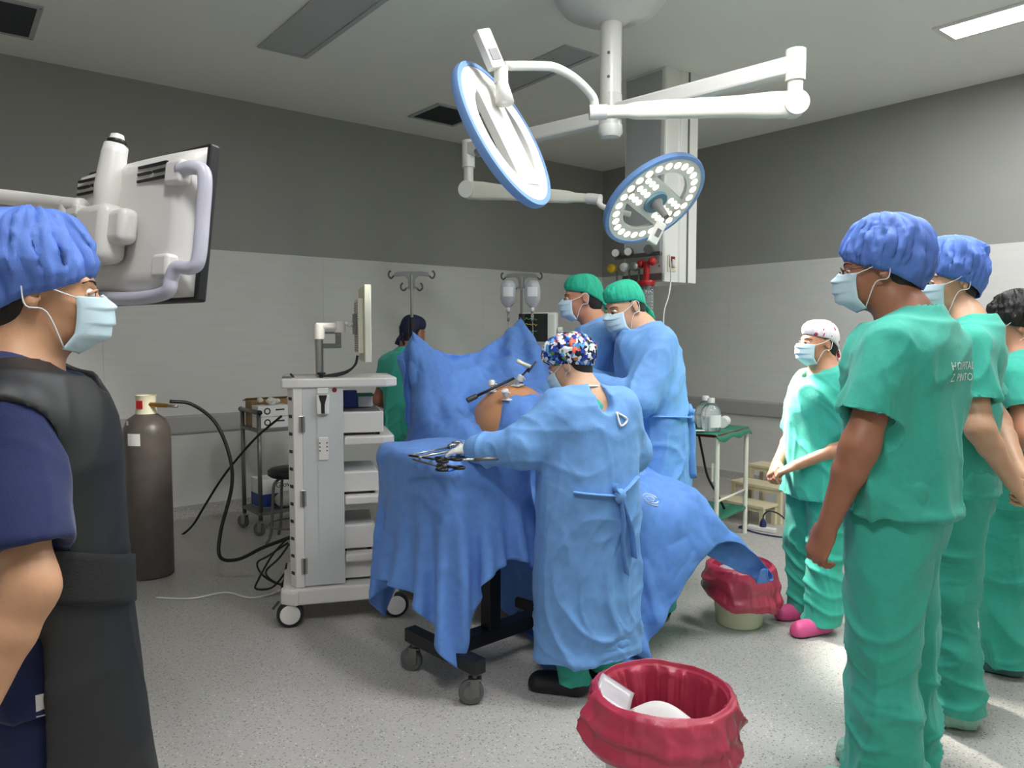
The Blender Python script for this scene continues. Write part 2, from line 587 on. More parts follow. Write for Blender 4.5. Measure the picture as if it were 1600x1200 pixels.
# unseen lit panels overhead; the last is added to brighten the front floor
for i, (a_, b_) in enumerate(((6.6, 6.6), (3.4, 6.6), (4.6, 5.6))):
    A = RP(a_, b_, HC)
    ceiling_panel(A, A + Vv * 1.25, A + U * .32, True, 'unseen lit recessed ceiling light panel overhead, out of frame', 'lit ceiling lights behind the photographer')

def ceiling_vent(a, ex, ey, L, Wd, label):
    ex = Vector(ex).normalized(); a = Vector(a)
    ey = Vector((-ex.y, ex.x, 0))
    t = thing('ceiling_vent', label, 'vent', (a.x, a.y, HC), math.atan2(ex.y, ex.x))
    w = .03
    MB().box((L / 2, Wd / 2, -.002), (L - .02, Wd - .02, .004)).build('backing', 'black_plastic', t)
    fr = MB()
    fr.box((L / 2, w / 2, -.007), (L, w, .014)); fr.box((L / 2, Wd - w / 2, -.007), (L, w, .014))
    fr.box((w / 2, Wd / 2, -.007), (w, Wd - 2 * w, .014)); fr.box((L - w / 2, Wd / 2, -.007), (w, Wd - 2 * w, .014))
    fr.build('frame', 'panel_off', t)
    n = int((Wd - 2 * w) / 0.016)
    me = None
    for k in range(n):
        y = w + (k + .5) * (Wd - 2 * w) / n
        if me is None:
            s = MB().box((0, 0, 0), (L - 2 * w, .009, .003), Matrix.Rotation(R(35), 3, 'X')).build('slat', 'grille_dark', t)
            me = s.data
        else:
            s = link(bpy.data.objects.new('slat', me), t)
        s.location = (L / 2, y, -.007)
    for sx, sy in ((.015, .015), (L - .015, .015), (.015, Wd - .015), (L - .015, Wd - .015)):
        MB().cyl((sx, sy, -.016), (sx, sy, -.012), .005, n=8).build('screw', 'dark_grey', t)
    return t
A = ceil_xy(72, -2); B = ceil_xy(52, 60)
ey = (B - A)
ex = Vector((-ey.y, ey.x, 0))
if ex.x > 0: ex = -ex
# frame corner at lower right of the grille, running left
ceiling_vent(B, (ex), None, .62, .62, 'square grey slatted ceiling vent above the ceiling-hung display') if ex.normalized().cross(-ey.normalized()).z > 0 else ceiling_vent(B + ex.normalized() * .62, -ex, None, .62, .62, 'square grey slatted ceiling vent above the ceiling-hung display')
A = ceil_xy(708, 196)
ceiling_vent(A - Vv * .5, -Vv * -1, None, .5, .5, 'dark slatted ceiling vent beyond the round white lamp head')
# ------------------------------------------------------------------ surgical light
def mat_from_axes(x, z, loc):
    z = Vector(z).normalized(); x = Vector(x)
    x = (x - z * x.dot(z)).normalized()
    y = z.cross(x)
    m = Matrix((x, y, z)).transposed().to_4x4()
    m.translation = Vector(loc)
    return m

def surgical_light():
    base = PD(955, 20, 4.5)
    L = Vector((base.x, base.y, HC))
    t = thing('surgical_light', 'white ceiling-hung surgical light with two round blue-rimmed lamp heads', 'surgical light', L)
    def loc(p): return Vector(p) - L
    # canopy and pole
    MB().lathe([(0.0, 0), (.33, 0), (.335, -.02), (.325, -.06), (.28, -.12), (.20, -.16), (.12, -.175), (.085, -.2), (.0, -.2)], n=48).build('canopy', 'white_paint', t, smooth=True, angle=50)
    zc = PD(955, 148, 4.5).z - HC
    zb = PD(955, 205, 4.5).z - HC
    pl = MB().cyl((0, 0, -.19), (0, 0, zc), .062, n=32).build('pole', 'white_paint', t, smooth=True, angle=40)
    sc = MB()
    for z in (PD(955, 88, 4.5).z, PD(955, 125, 4.5).z):
        for a in (-1.9, 0.2):
            dx = math.cos(a) * .062; dy = math.sin(a) * .062
            MB().cyl((dx * .96, dy * .96, z - HC), (dx * 1.06, dy * 1.06, z - HC), .009, n=12).build('screw', 'dull_steel', pl)
    MB().lathe([(0, zc), (.064, zc), (.066, zc - .01), (.066, zb + .02), (.06, zb + .015)], n=32).build('collar', 'lamp_glass', t, smooth=True, angle=40)
    MB().lathe([(0, zb + .03), (.07, zb + .03), (.072, zb - .01), (.055, zb - .035), (0, zb - .04)], n=32).build('end_cap', 'white_paint', t, smooth=True, angle=40)

    def hz_arm(p0, p1, name='arm'):
        mb = MB(); mb.bar(p0, p1, .075, .085)
        return mb.build(name, 'white_paint', t, bevel=.012)
    def spring_arm(p0, p1):
        p0 = Vector(p0); p1 = Vector(p1); d = (p1 - p0)
        s = d.cross(Zv).normalized(); u = s.cross(d).normalized()
        mb = MB()
        prof = [(0.0, .05, .03), (.04, .062, .034), (.12, .062, .036), (.3, .05, .034), (.7, .044, .032), (.84, .04, .03), (.9, .03, .024), (1.0, .028, .024)]
        vs = []; n = 16
        for f, h, w in prof:
            for k in range(n):
                a = 2 * PI * k / n
                ca, sa = math.cos(a), math.sin(a)
                vs.append(p0 + d * f + s * (w * abs(ca) ** .6 * (1 if ca > 0 else -1)) + u * (h * abs(sa) ** .6 * (1 if sa > 0 else -1)))
        fs = [(j * n + k, j * n + (k + 1) % n, (j + 1) * n + (k + 1) % n, (j + 1) * n + k) for j in range(len(prof) - 1) for k in range(n)]
        fs += [tuple(range(n)), tuple(range((len(prof) - 1) * n, len(prof) * n))]
        mb.add(vs, fs)
        a = mb.build('spring_arm', 'cream_paint', t, smooth=True, angle=45)
        MB().cyl(p0 + s * .046, p0 - s * .046, .058, n=28).build('joint_cover', 'white_paint', a, smooth=True, angle=40)
        return a
    # first arm: pole -> elbow on the right -> back in front of the pole
    e1 = loc(PD(1243, 107, 3.72)); p1 = Vector((0, 0, loc(PD(955, 172, 4.5)).z))
    p1.z = e1.z = (p1.z + e1.z) / 2
    hz_arm(p1, e1)
    s1 = loc(PD(1232, 163, 3.72))
    s1.x, s1.y = e1.x, e1.y
    MB().cyl(e1 + Zv * .07, e1 - Zv * .075, .046, n=24).build('elbow', 'white_paint', t, smooth=True, angle=40)
    MB().cyl(e1 - Zv * .07, s1 - Zv * .02, .036, n=24).build('elbow_post', 'lamp_glass', t, smooth=True, angle=40)
    end1 = loc(PD(948, 175, 3.8))
    spring_arm(s1, end1)
    c1 = loc(PD(921, 176, 3.8))
    MB().cyl(end1, c1, .036, n=20).build('arm_end', 'white_paint', t, smooth=True, angle=40)
    MB().tube(bez([loc(PD(930, 168, 3.8)), loc(PD(925, 150, 3.78)), loc(PD(900, 124, 3.7)), loc(PD(868, 106, 3.6)), loc(PD(840, 103, 3.5)), loc(PD(790, 103, 3.36))], 6), .021, 12).build('yoke', 'white_paint', t, smooth=True)
    # second arm: pole -> elbow far left -> right
    e2 = loc(PD(732, 232, 5.27)); p2 = Vector((0, 0, loc(PD(955, 185, 4.5)).z))
    e2.z = p2.z = (e2.z + p2.z) / 2
    hz_arm(p2, e2)
    s2 = loc(PD(741, 296, 5.25)); s2.x, s2.y = e2.x, e2.y
    MB().cyl(e2 + Zv * .06, e2 - Zv * .12, .044, n=24).build('elbow', 'white_paint', t, smooth=True, angle=40)
    MB().cyl(e2 - Zv * .1, s2 - Zv * .02, .034, n=24).build('elbow_post', 'lamp_glass', t, smooth=True, angle=40)
    end2 = loc(PD(918, 310, 4.95))
    spring_arm(s2, end2)
    c2 = loc(PD(938, 312, 4.9))
    MB().cyl(end2, c2, .034, n=20).build('arm_end', 'white_paint', t, smooth=True, angle=40)
    MB().tube(bez([loc(PD(934, 310, 4.9)), loc(PD(940, 322, 4.88)), loc(PD(965, 330, 4.85)), loc(PD(985, 335, 4.82))], 6), .018, 12).build('yoke', 'white_paint', t, smooth=True)

    def head(center, N, bar, rad, power):
        m = mat_from_axes(bar, -Vector(N), loc(center))     # z = back side, x = bar direction
        hd = bpy.data.objects.new('lamp_head', None); link(hd, t)
        # main body as first mesh of the head
        ro, ri, th = rad * .94, rad * .64, .05
        mb = MB()
        mb.lathe([(ri, -.012), (ro, -.012), (ro, .014), (ro - .03, .024), (ri + .03, .026), (ri, .014), (ri, -.012)], n=64)
        # bar with domed back
        w = rad * .33
        nb = 14
        def bf(u, v):
            x = (u - .5) * 2 * (ri + .03)
            y = (v - .5) * 2 * w
            dome = .022 + .014 * (1 - (2 * v - 1) ** 2) * (1 - .4 * (2 * u - 1) ** 2)
            return Vector((x, y, dome))
        g = MB().grid(bf, nb, 9)
        n = len(g.v)
        vs = list(g.v) + [(x, y, -.012) for x, y, z in g.v]
        fs = list(g.f) + [tuple(i + n for i in f[::-1]) for f in g.f]
        ring = [i for i in range(nb)] + [j * nb + nb - 1 for j in range(1, 9)] + [8 * nb + i for i in range(nb - 2, -1, -1)] + [j * nb for j in range(7, 0, -1)]
        for a, b in zip(ring, ring[1:] + ring[:1]):
            fs.append((a, b, b + n, a + n))
        mb.add(vs, fs)
        bpy.data.objects.remove(hd)
        hd = mb.build('lamp_head', 'white_paint', t, smooth=True, angle=35)
        hd.matrix_local = m
        MB().lathe([(ro - .002, -.018), (rad, -.016), (rad + .004, 0), (rad, .018), (ro - .002, .02), (ro - .002, -.018)], n=64).build('rim', 'lamp_blue', hd, smooth=True, angle=60)
        ld = None
        nl = 26
        def led(x, y, r):
            nonlocal ld
            if ld is None:
                o = MB().lathe([(0, -.0165), (.5, -.0165), (.92, -.015), (1, -.0125)], n=14).build('led', 'led', hd, smooth=True); ld = o.data
            else:
                o = link(bpy.data.objects.new('led', ld), hd)
            o.location = (x, y, 0); o.scale = (r, r, 1)
        rm = (ro + ri) / 2
        for k in range(nl):
            a = 2 * PI * (k + .5) / nl
            led(math.cos(a) * rm, math.sin(a) * rm, .023)
        for sx in (-1, 1):
            for i in range(3):
                for j in range(3):
                    led(sx * (.11 + i * .05), (j - 1) * .066, .02)
        MB().lathe([(0, -.03), (.075, -.03), (.08, -.02), (.08, -.011), (0, -.011)], n=32).build('hub', 'lamp_hub', hd, smooth=True, angle=40)
        MB().lathe([(0, -.15), (.018, -.15), (.02, -.14), (.026, -.06), (.04, -.04), (.042, -.028), (0, -.028)], n=24).build('handle', 'mid_grey', hd, smooth=True, angle=40)
        return hd
    N1 = Vector((-.71, .358, -.361))
    c = PD(787, 212, 3.36)
    bar1 = PD(850, 300, 3.36) - PD(790, 140, 3.36)
    h1 = head(c, N1, bar1, .342, 0)
    # joint and control box of the first head
    top = loc(PD(783, 112, 3.33)); low = loc(PD(789, 160, 3.3))
    MB().cyl(top + Zv * .02, top - Zv * .05, .03, n=20).build('swivel', 'white_paint', t, smooth=True, angle=40)
    MB().tube([top - Zv * .04, (top + low) / 2 - Zv * .01, low], [.026, .03, .04], 16).build('neck', 'white_paint', t, smooth=True)
    a = loc(PD(752, 52, 3.3)); b = loc(PD(776, 104, 3.3))
    d = (b - a)
    mbx = mat_from_axes(d, Vector((.55, -.8, .2)), (a + b) / 2)
    bx = MB().box((0, 0, 0), (d.length + .02, .075, .045)).build('control_box', 'white_paint', t, bevel=.01)
    bx.matrix_local = mbx
    s = MB().box((.03, 0, .024), (.05, .045, .004)).build('screen', 'mid_grey', bx)
    N2 = Vector((.415, -.513, -.752))
    c = PD(1022, 313, 4.75)
    bar2 = PD(1045, 345, 4.6) - PD(1000, 280, 4.9)
    h2 = head(c, N2, bar2, .345, 1)
    a = loc(PD(1020, 378, 4.6)); b = loc(PD(1032, 350, 4.62))
    bx = MB().box((0, 0, 0), ((b - a).length + .02, .06, .035)).build('control_box', 'white_paint', t, bevel=.008)
    bx.matrix_local = mat_from_axes(b - a, Vector((.3, -.9, -.1)), (a + b) / 2)
    MB().box((0, 0, .019), (.05, .03, .003)).build('screen', 'mid_grey', bx)
    # the lamp's own beam
    for nm, cc, NN, pw in (('lamp_beam', PD(1022, 313, 4.75), N2, SPOT_POWER), ('lamp_beam', PD(787, 212, 3.36), N1, SPOT_POWER * .15)):
        sp = bpy.data.lights.new(nm, 'SPOT')
        sp.energy = pw; sp.spot_size = R(30); sp.spot_blend = .7; sp.shadow_soft_size = .2; sp.color = (1, .97, .9)
        so = bpy.data.objects.new(nm, sp); link(so, t)
        so.matrix_local = mat_from_axes(Vector((1, 0, 0)), -NN, loc(cc) + NN.normalized() * .06)
surgical_light()

# ------------------------------------------------------------------ ceiling supply column
def column():
    near = PD(1037, 440, 5.75)
    zb = near.z
    t = thing('supply_column', 'white ceiling-hung medical supply column with gas outlets', 'supply column', (near.x, near.y, zb), rot_room)
    H = HC - zb
    a, b = .39, .40
    MB().prism([(0, .012), (.012, 0), (.16, 0), (.17, -.012), (a - .02, -.012), (a, .01), (a, b), (0, b)], 0, H).build('body', 'white_paint', t, bevel=.004)
    MB().box((-.003, b / 2 + .01, H / 2 + .06), (.006, b - .05, H - .16)).build('side_panel', 'panel_off', t, bevel=.002)
    MB().box((.255, -.016, H / 2), (.012, .01, H)).build('trim_strip', 'mid_grey', t)
    for z in (.12, H - .3):
        for y in (.04, b - .03):
            MB().cyl((-.008, y, z), (-.004, y, z), .006, n=10).build('screw', 'dark_grey', t)
    # equipment rail and outlets on the left face (x = 0)
    MB().bar((-.04, .0, .21), (-.04, .46, .21), .012, .03).build('equipment_rail', 'dull_steel', t, bevel=.002)
    for y in (.03, .40): MB().bar((0, y, .21), (-.04, y, .21), .02, .02).build('rail_bracket', 'dull_steel', t)
    MB().bar((-.01, .0, .04), (-.01, .4, .04), .02, .05).build('lower_rail', 'mid_grey', t, bevel=.002)
    def outlet(y, knob, col, gauge=True):
        MB().cyl((-.02, y, .12), (-.1, y, .12), .014, n=14).build('outlet', 'steel', t, smooth=True, angle=40)
        k = MB().lathe([(0, .0), (.03, .0), (.035, .01), (.033, .05), (.02, .06), (0, .06)], (-.09, y, .12), n=16, axis=(-1, -.4, 0)).build('knob', col, t, smooth=True, angle=40)
        MB().cyl((-.05, y, .12), (-.05, y, -.12), .008, n=10).build('flow_tube', 'steel', t, smooth=True)
        if gauge:
            g = MB().cyl((-.06, y - .01, .24), (-.1, y - .03, .24), .035, n=22).build('gauge', 'dull_steel', t, smooth=True, angle=40)
            MB().cyl((-.1, y - .03, .24), (-.103, y - .0315, .24), .029, n=22).build('dial', 'paper_white', g)
    outlet(.43, None, 'yellow_plastic'); outlet(.3, None, 'white_plastic'); outlet(.2, None, 'steel', False)
    # red vacuum regulator with its clear canister
    y = .10
    MB().cyl((-.06, y - .01, .24), (-.1, y - .03, .24), .035, n=22).build('gauge', 'dull_steel', t, smooth=True, angle=40)
    r = MB(); r.sphere((-.08, y + .055, .14), .035, sc=(1, .8, .9)); r.sphere((-.08, y - .055, .15), .036, sc=(1, .8, .9)); r.cyl((-.08, y, .15), (-.08, y, -.02), .024, n=14)
    r.lathe([(0, 0), (.06, 0), (.065, -.01), (.065, -.035), (.06, -.04), (0, -.04)], (-.08, y, .01), n=24)
    r.build('vacuum_regulator', 'red_plastic', t, smooth=True, angle=50)
    cn = MB().lathe([(.055, -.03), (.056, -.1), (.05, -.26), (.04, -.28), (0, -.285)], (-.08, y, 0), n=24).build('canister', 'clear_bottle', t, smooth=True, solid=.002)
    mk = MB()
    for k in range(9):
        mk.box((-.08 - .0, y - .0, -.06 - k * .023), (.02, .116, .003))
    mk.build('scale_marks', 'paper_white', cn)
    MB().tube(bez([(-.08, y + .03, .0), (-.09, y + .06, -.1), (-.1, y + .08, -.25), (-.12, y + .1, -.45)], 6), .006, 8).build('suction_tube', 'red_tube', t, smooth=True)
    # socket with a white plug on the right face (y = 0 side)
    MB().box((.085, -.004, .14), (.09, .008, .12)).build('socket_plate', 'cream_plastic', t, bevel=.002)
    MB().box((.085, -.0085, .15), (.065, .003, .085)).build('socket_recess', 'red_dark', t)
    MB().lathe([(0, 0), (.014, 0), (.016, .02), (.012, .05), (.008, .06), (0, .06)], (.085, -.02, .11), n=14).build('plug', 'white_plastic', t, smooth=True)
    MB().tube(bez([(.03, -.03, .2), (.0, -.06, .15), (-.04, -.1, .0), (-.09, -.12, -.12), (-.14, -.12, -.25), (-.15, -.13, -.5)], 8), .0055, 8).build('cable', 'white_cable', t, smooth=True)
column()

# ------------------------------------------------------------------ ceiling-hung display seen from behind
def display():
    c = PD(203, 358, 2.05)
    h = Vector((.82, -.57, 0)).normalized()
    nb = Vector((-h.y * -1, 0, 0))
    back = Vector((h.y, -h.x, 0))                        # back normal, towards the camera
    p = R(7.5)
    up = (Zv * math.cos(p) - back * math.sin(p)).normalized()
    back = h.cross(up).normalized()
    if back.y > 0: back = -back
    m = Matrix((h, -back, up)).transposed().to_4x4(); m.translation = c
    t = thing('ceiling_hung_display', 'large white flat display on a swing arm seen from behind', 'display')
    t.matrix_world = m
    w, hh = .58, .375                                     # local: x right, y away from camera, z up
    MB().box((0, .035, 0), (w + .02, .03, hh + .02)).build('screen_bezel', 'black_plastic', t, bevel=.006)
    def bf(u, v):
        x = (u - .5) * w; z = (v - .5) * hh
        e = min(min(u, 1 - u) * w, min(v, 1 - v) * hh)
        y = .02 - .045 * min(1, max(0, e / .035)) ** .7
        y -= .012 * max(0, 1 - (2 * u - 1) ** 2)
        return Vector((x, y, z))
    g = MB().grid(bf, 30, 20)
    n = len(g.v)
    ring = [i for i in range(30)] + [j * 30 + 29 for j in range(1, 20)] + [19 * 30 + i for i in range(28, -1, -1)] + [j * 30 for j in range(18, 0, -1)]
    g.add([(x, .024, z) for x, y, z in [g.v[i] for i in ring]], [])
    for k in range(len(ring)):
        k2 = (k + 1) % len(ring)
        g.f.append((ring[k], ring[k2], n + k2, n + k)); g.mi.append(0)
    g.f.append(tuple(range(n, n + len(ring)))); g.mi.append(0)
    g.build('back_shell', 'cart_white', t, smooth=True, angle=50)
    for sx in (-.16, .15):
        for k, (dx, ln) in enumerate(((0, .13), (-.035, .06), (.035, .06), (0, .13))):
            zz = .142 - (0, .018, .018, .036)[k]
            MB().box((sx + dx, -.037, zz), (ln, .006, .006)).build('vent_slot', 'black_plastic', t)
    MB().tube([(-.03, -.045, -.02), (-.03, -.05, .1), (-.03, -.045, .19), (-.03, -.042, .215)], [.036, .036, .032, .03], 18).build('spine', 'cart_white', t, smooth=True)
    kn = MB().lathe([(0, 0), (.022, 0), (.022, .012), (.02, .014), (.016, .03), (0, .036)], (-.03, -.042, .215), n=18).build('top_knob', 'white_paint', t, smooth=True, angle=40)
    MB().lathe([(.0225, .004), (.0235, .006), (.0235, .014), (.0225, .016)], (-.03, -.042, .215), n=18).build('band', 'black_plastic', kn, smooth=True)
    mb = MB().box((.0, -.075, -.035), (.15, .075, .15))
    mb.build('mount_block', 'cart_white', t, bevel=.025, seg=4, smooth=True)
    MB().box((.085, -.07, -.02), (.1, .05, .09)).build('mount_cover', 'cart_white', t, bevel=.02, seg=4, smooth=True)
    for z in (.03, -.02, -.06):
        MB().box((-.11, -.085, z), (.09, .05, .03)).build('hinge_plate', 'white_plastic', t, bevel=.006)
    MB().cyl((-.14, -.09, .06), (-.14, -.09, -.09), .028, n=18).build('hinge_post', 'cart_white', t, smooth=True, angle=40)
    MB().tube(bez([(-.08, -.09, .045), (-.16, -.1, .055), (-.3, -.12, .075), (-.45, -.2, .085), (-.7, -.3, .09)], 6), .021, 12).build('cable_sleeve', 'cart_white', t, smooth=True)
    MB().tube(bez([(-.14, -.09, .0), (-.25, -.1, .0), (-.45, -.14, .005), (-.8, -.2, .01)], 6), .04, 14).build('swing_arm', 'cart_white', t, smooth=True)
    for x, z in ((.255, .11), (.235, -.12)):
        MB().box((x, -.03, z), (.07, .035, .06)).build('clip', 'cart_white', t, bevel=.01, seg=3, smooth=True)
    hp = bez([(.27, -.035, .115), (.325, -.03, .115), (.352, -.02, .095), (.352, -.015, .0), (.352, -.015, -.1), (.335, -.02, -.125), (.29, -.03, -.125), (.27, -.03, -.15), (.25, -.03, -.185), (.1, -.03, -.195), (-.1, -.03, -.185), (-.26, -.03, -.185)], 7)
    MB().tube(hp, .017, 12).build('handle_frame', 'lavender', t, smooth=True)
display()

# ------------------------------------------------------------------ gas cylinder and hoses
def gas_cylinder():
    g = PZ(236, 898, 0)
    t = thing('gas_cylinder', 'tall dark brown gas cylinder standing near the wall', 'gas cylinder', (g.x, g.y, 0), R(-10))
    r = .138
    zt = PD(233, 645, g.y).z
    MB().lathe([(0, .003), (r - .012, .003), (r, .015), (r, zt - .13), (r * .97, zt - .09), (r * .82, zt - .04), (r * .5, zt - .008), (.055, zt), (0, zt)], n=40).build('body', 'cylinder_brown', t, smooth=True, angle=60)
    cr = MB()
    cr.lathe([(.062, 0), (.064, .0), (.06, .03), (.056, .07), (.06, .11), (.064, .115), (.058, .115), (.054, .07), (.056, .0)], (0, 0, zt - .004), n=28)
    o = cr.build('valve_guard', 'cream_plastic', t, smooth=True, angle=50)
    MB().box((0, -.064, zt + .055), (.042, .004, .05)).build('warning_label', 'red_plastic', o)
    MB().cyl((0, 0, zt), (0, 0, zt + .09), .02, n=14).build('valve', 'brass', t, smooth=True, angle=40)
    MB().cyl((.02, -.02, zt + .055), (.17, -.03, zt + .05), .016, .012, n=12).build('regulator', 'brass', t, smooth=True, angle=40)
    MB().cyl((.16, -.03, zt + .05), (.24, -.035, zt + .047), .009, n=10).build('hose_fitting', 'steel', t, smooth=True)
    lb = MB()
    def lf(u, v):
        a = R(-104 + 34 * u); return Vector((math.cos(a) * (r + .001), math.sin(a) * (r + .001), zt - .19 + .075 * v))
    lb.grid(lf, 8, 2); lb.build('paper_label', 'paper_white', t)
    def lf2(u, v):
        a = R(-118 + 10 * u); return Vector((math.cos(a) * (r * .9), math.sin(a) * (r * .9), zt - .075 + .035 * v))
    MB().grid(lf2, 4, 2).build('torn_label', 'paper_white', t)
    # black hose down to the cart
    pts = [PD(265, 627, g.y - .05), PD(300, 632, g.y), PD(336, 660, g.y), PD(358, 710, 4.7), PD(362, 760, 4.65), PD(345, 830, 4.6), PD(344, 870, 4.55), PD(372, 874, 4.5), PD(410, 856, 4.45), PD(452, 840, 4.4)]
    b0 = PZ(360, 872, 0)
    hose = MB().tube([p - b0 for p in bez(pts, 10)], .011, 10).build('gas_hose', 'black_cable', None, smooth=True)
    hose.location = b0
    tag(hose, 'thick black rubber hose looping from the gas cylinder to the floor', 'hose')
    pts = [PD(276, 842, 5.75), PD(300, 822, 5.7), PD(320, 790, 5.65), PD(345, 750, 5.6), PD(372, 715, 5.6), PD(402, 682, 5.55), PD(440, 650, 5.5)]
    b0 = PZ(276, 842, 0)
    h2 = MB().tube([p - b0 for p in bez(pts, 8)], .009, 8).build('gas_hose', 'black_cable', None, smooth=True)
    h2.location = b0
    tag(h2, 'thin black hose slanting up from the floor by the gas cylinder to the trolley', 'hose')
gas_cylinder()

# ------------------------------------------------------------------ grey wire trolley with supplies
def caster(parent, loc, r, w, fork='steel', tyre='wheel_grey', hubm='mid_grey', yaw=0.0, zt=None):
    """a castor: parts parented to `parent` directly (fork, wheel > hub)"""
    rot = Matrix.Rotation(yaw, 4, 'Z'); rot.translation = Vector(loc)
    zt = zt or r * 2.4
    f = MB()
    f.box((0, w * .75, r * 1.35), (r * .7, .004, r * 1.3)); f.box((0, -w * .75, r * 1.35), (r * .7, .004, r * 1.3))
    f.box((.0, 0, r * 2.05), (r * 1.1, w * 1.5 + .004, .006)); f.cyl((0, 0, r * 2.05), (0, 0, zt), .012, n=12)
    f.build('caster_fork', fork, parent, tf=rot)
    x = -r * .3
    wl = MB().lathe([(r * .55, -w / 2), (r * .9, -w / 2), (r, -w * .3), (r, w * .3), (r * .9, w / 2), (r * .55, w / 2), (r * .55, -w / 2)], (x, 0, r), n=28, axis=(0, 1, 0)).build('wheel', tyre, parent, smooth=True, tf=rot, angle=40)
    MB().lathe([(0, -w / 2 - .002), (r * .56, -w / 2 - .001), (r * .56, w / 2 + .001), (0, w / 2 + .002)], (x, 0, r), n=24, axis=(0, 1, 0)).build('hub', hubm, wl, smooth=True, tf=rot, angle=40)

def trolley():
    fr = PZ(408, 838, 0)                     # near front foot
    d = fr.y
    t = thing('supply_trolley', 'grey metal two-shelf trolley holding glove boxes by the wall', 'trolley', (fr.x, fr.y, 0), rot_room - PI / 2)
    # local x: towards the camera-right along -Vv ... local axes: x = U rotated -90 = out from wall, y = U
    s = 1190 / d
    zt = CH - (645 - 527) / s; zl = CH - (812 - 527) / s + .05
    Lx, Ly = -.34, .62
    post = MB
    for x in (0, Lx):
        for y in (0, Ly):
            MB().cyl((x, y, .12), (x, y, zt), .016, n=14).build('post', 'dull_steel', t, smooth=True)
    for y in (0, Ly):
        MB().cyl((.02, y, zt), (Lx - .03, y, zt), .017, n=14).build('handle_bar', 'dull_steel', t, smooth=True)
        for x in (.022, Lx - .032): MB().sphere((x, y, zt), .02, 12, 8).build('end_cap', 'black_plastic', t, smooth=True)
    z2 = CH - (674 - 527) / s
    for z, nm in ((z2, 'top_shelf'), (.17, 'bottom_shelf')):
        MB().box((Lx / 2, Ly / 2, z), (abs(Lx) + .03, Ly + .03, .025)).build(nm, 'mid_grey', t, bevel=.004)
    for x in (0, Lx):
        for y in (0, Ly):
            caster(t, (x, y, 0.001), .05, .026, yaw=.5, zt=.15)
    W4 = Matrix.Translation(t.location) @ Matrix.Rotation(t.rotation_euler.z, 4, 'Z')
    def put(name, label, cat, loc, group=None):
        q = W4 @ Vector(loc)
        return thing(name, label, cat, q, t.rotation_euler.z, group)
    z2 += .0126
    # glove boxes stacked at the near end
    for k in range(2):
        b = put('glove_box', ('white glove box lying on the trolley under the opened one', 'opened white glove box with gloves spilling out on the trolley')[k], 'box', (-.1, .13, z2 + k * .086), 'glove boxes on the trolley')
        MB().box((0, 0, .042), (.13, .24, .083)).build('carton', 'paper_white', b, bevel=.002)
        MB().cyl((.0655, -.05, .042), (.0665, -.05, .042), .026, n=20).build('logo_ring', 'print_dark', b)
        MB().cyl((.066, -.05, .042), (.0672, -.05, .042), .016, n=20).build('logo_dot', 'paper_white', b)
        MB().box((.0655, .05, .05), (.001, .07, .012)).build('printed_line', 'print_dark', b)
    gl = MB()
    rnd = random.Random(3)
    for k in range(9):
        gl.sphere((rnd.uniform(-.025, .03), rnd.uniform(-.08, .06), .01 + rnd.uniform(0, .03)), .028, 8, 6, (1.3, .8, .7))
    g = put('loose_gloves', 'crumpled cream gloves on top of the opened glove box', 'gloves', (-.1, .13, z2 + .174))
    gl.build('glove_pile', 'glove', g, smooth=True)
    b = put('cardboard_box', 'open brown cardboard box on the trolley behind the glove boxes', 'box', (-.262, .2, z2))
    mb = MB()
    mb.box((0, 0, .004), (.13, .36, .006))
    for sx in (-1, 1): mb.box((sx * .063, 0, .1), (.004, .36, .19))
    for sy in (-1, 1): mb.box((0, sy * .178, .1), (.122, .004, .19))
    mb.build('carton', 'card_brown', b)
    MB().box((-.1, 0, .2), (.09, .35, .004), Matrix.Rotation(R(-15), 3, 'Y')).build('flap', 'card_brown', b)
    b = put('packaged_pads', 'flat plastic packs of white pads with blue print on the trolley', 'package', (-.085, .44, z2))
    for k in range(3): MB().box((0, 0, .015 + k * .026), (.15, .2, .024)).build('pad', 'paper_white', b, bevel=.008)
    MB().box((0, 0, .0815), (.1, .15, .003)).build('printed_wrapper', 'box_blue', b)
    b = put('plastic_bag', 'crumpled clear plastic bag on the trolley beside the cardboard box', 'bag', (-.25, .48, z2 + .001))
    MB().sphere((0, 0, .08), .08, 18, 12, (.8, .95, 1.0)).build('film', 'clear_film', b, smooth=True)
    # lower shelf
    b = put('carton_box', 'white and blue cardboard carton on the lower trolley shelf', 'box', (-.22, .22, .183))
    MB().box((0, 0, .11), (.2, .34, .22)).build('carton', 'paper_white', b, bevel=.002)
    MB().box((0, 0, .055), (.203, .343, .1)).build('blue_band', 'box_blue', b)
    me = text_mesh('Glove', .06)
    me.materials.append(M['print_dark'])
    o = link(bpy.data.objects.new('lettering', me), b)
    o.matrix_local = Matrix(((0, 0, 1, .1025), (1, 0, 0, .02), (0, 1, 0, .165), (0, 0, 0, 1)))
    b = put('cotton_roll', 'fat cream roll of cotton wool on the lower trolley shelf', 'cotton roll', (-.05, .3, .183))
    MB().tube([(0, -.16, .062), (0, -.12, .064), (0, 0, .066), (0, .12, .064), (0, .16, .062)], [.03, .06, .063, .06, .03], 18).build('roll', 'glove', b, smooth=True)
    # stool in front of it
    q = PZ(437, 850, 0)
    st = thing('stool', 'black round stool with bent grey tube legs beside the trolley', 'stool', (q.x, q.y, 0), .4)
    zs = CH - (742 - 527) * q.y / 1190
    MB().lathe([(0, zs - .03), (.15, zs - .03), (.17, zs - .015), (.17, zs + .015), (.15, zs + .03), (0, zs + .035)], (.1, .05, 0), n=30).build('seat', 'black_plastic', st, smooth=True, angle=60)
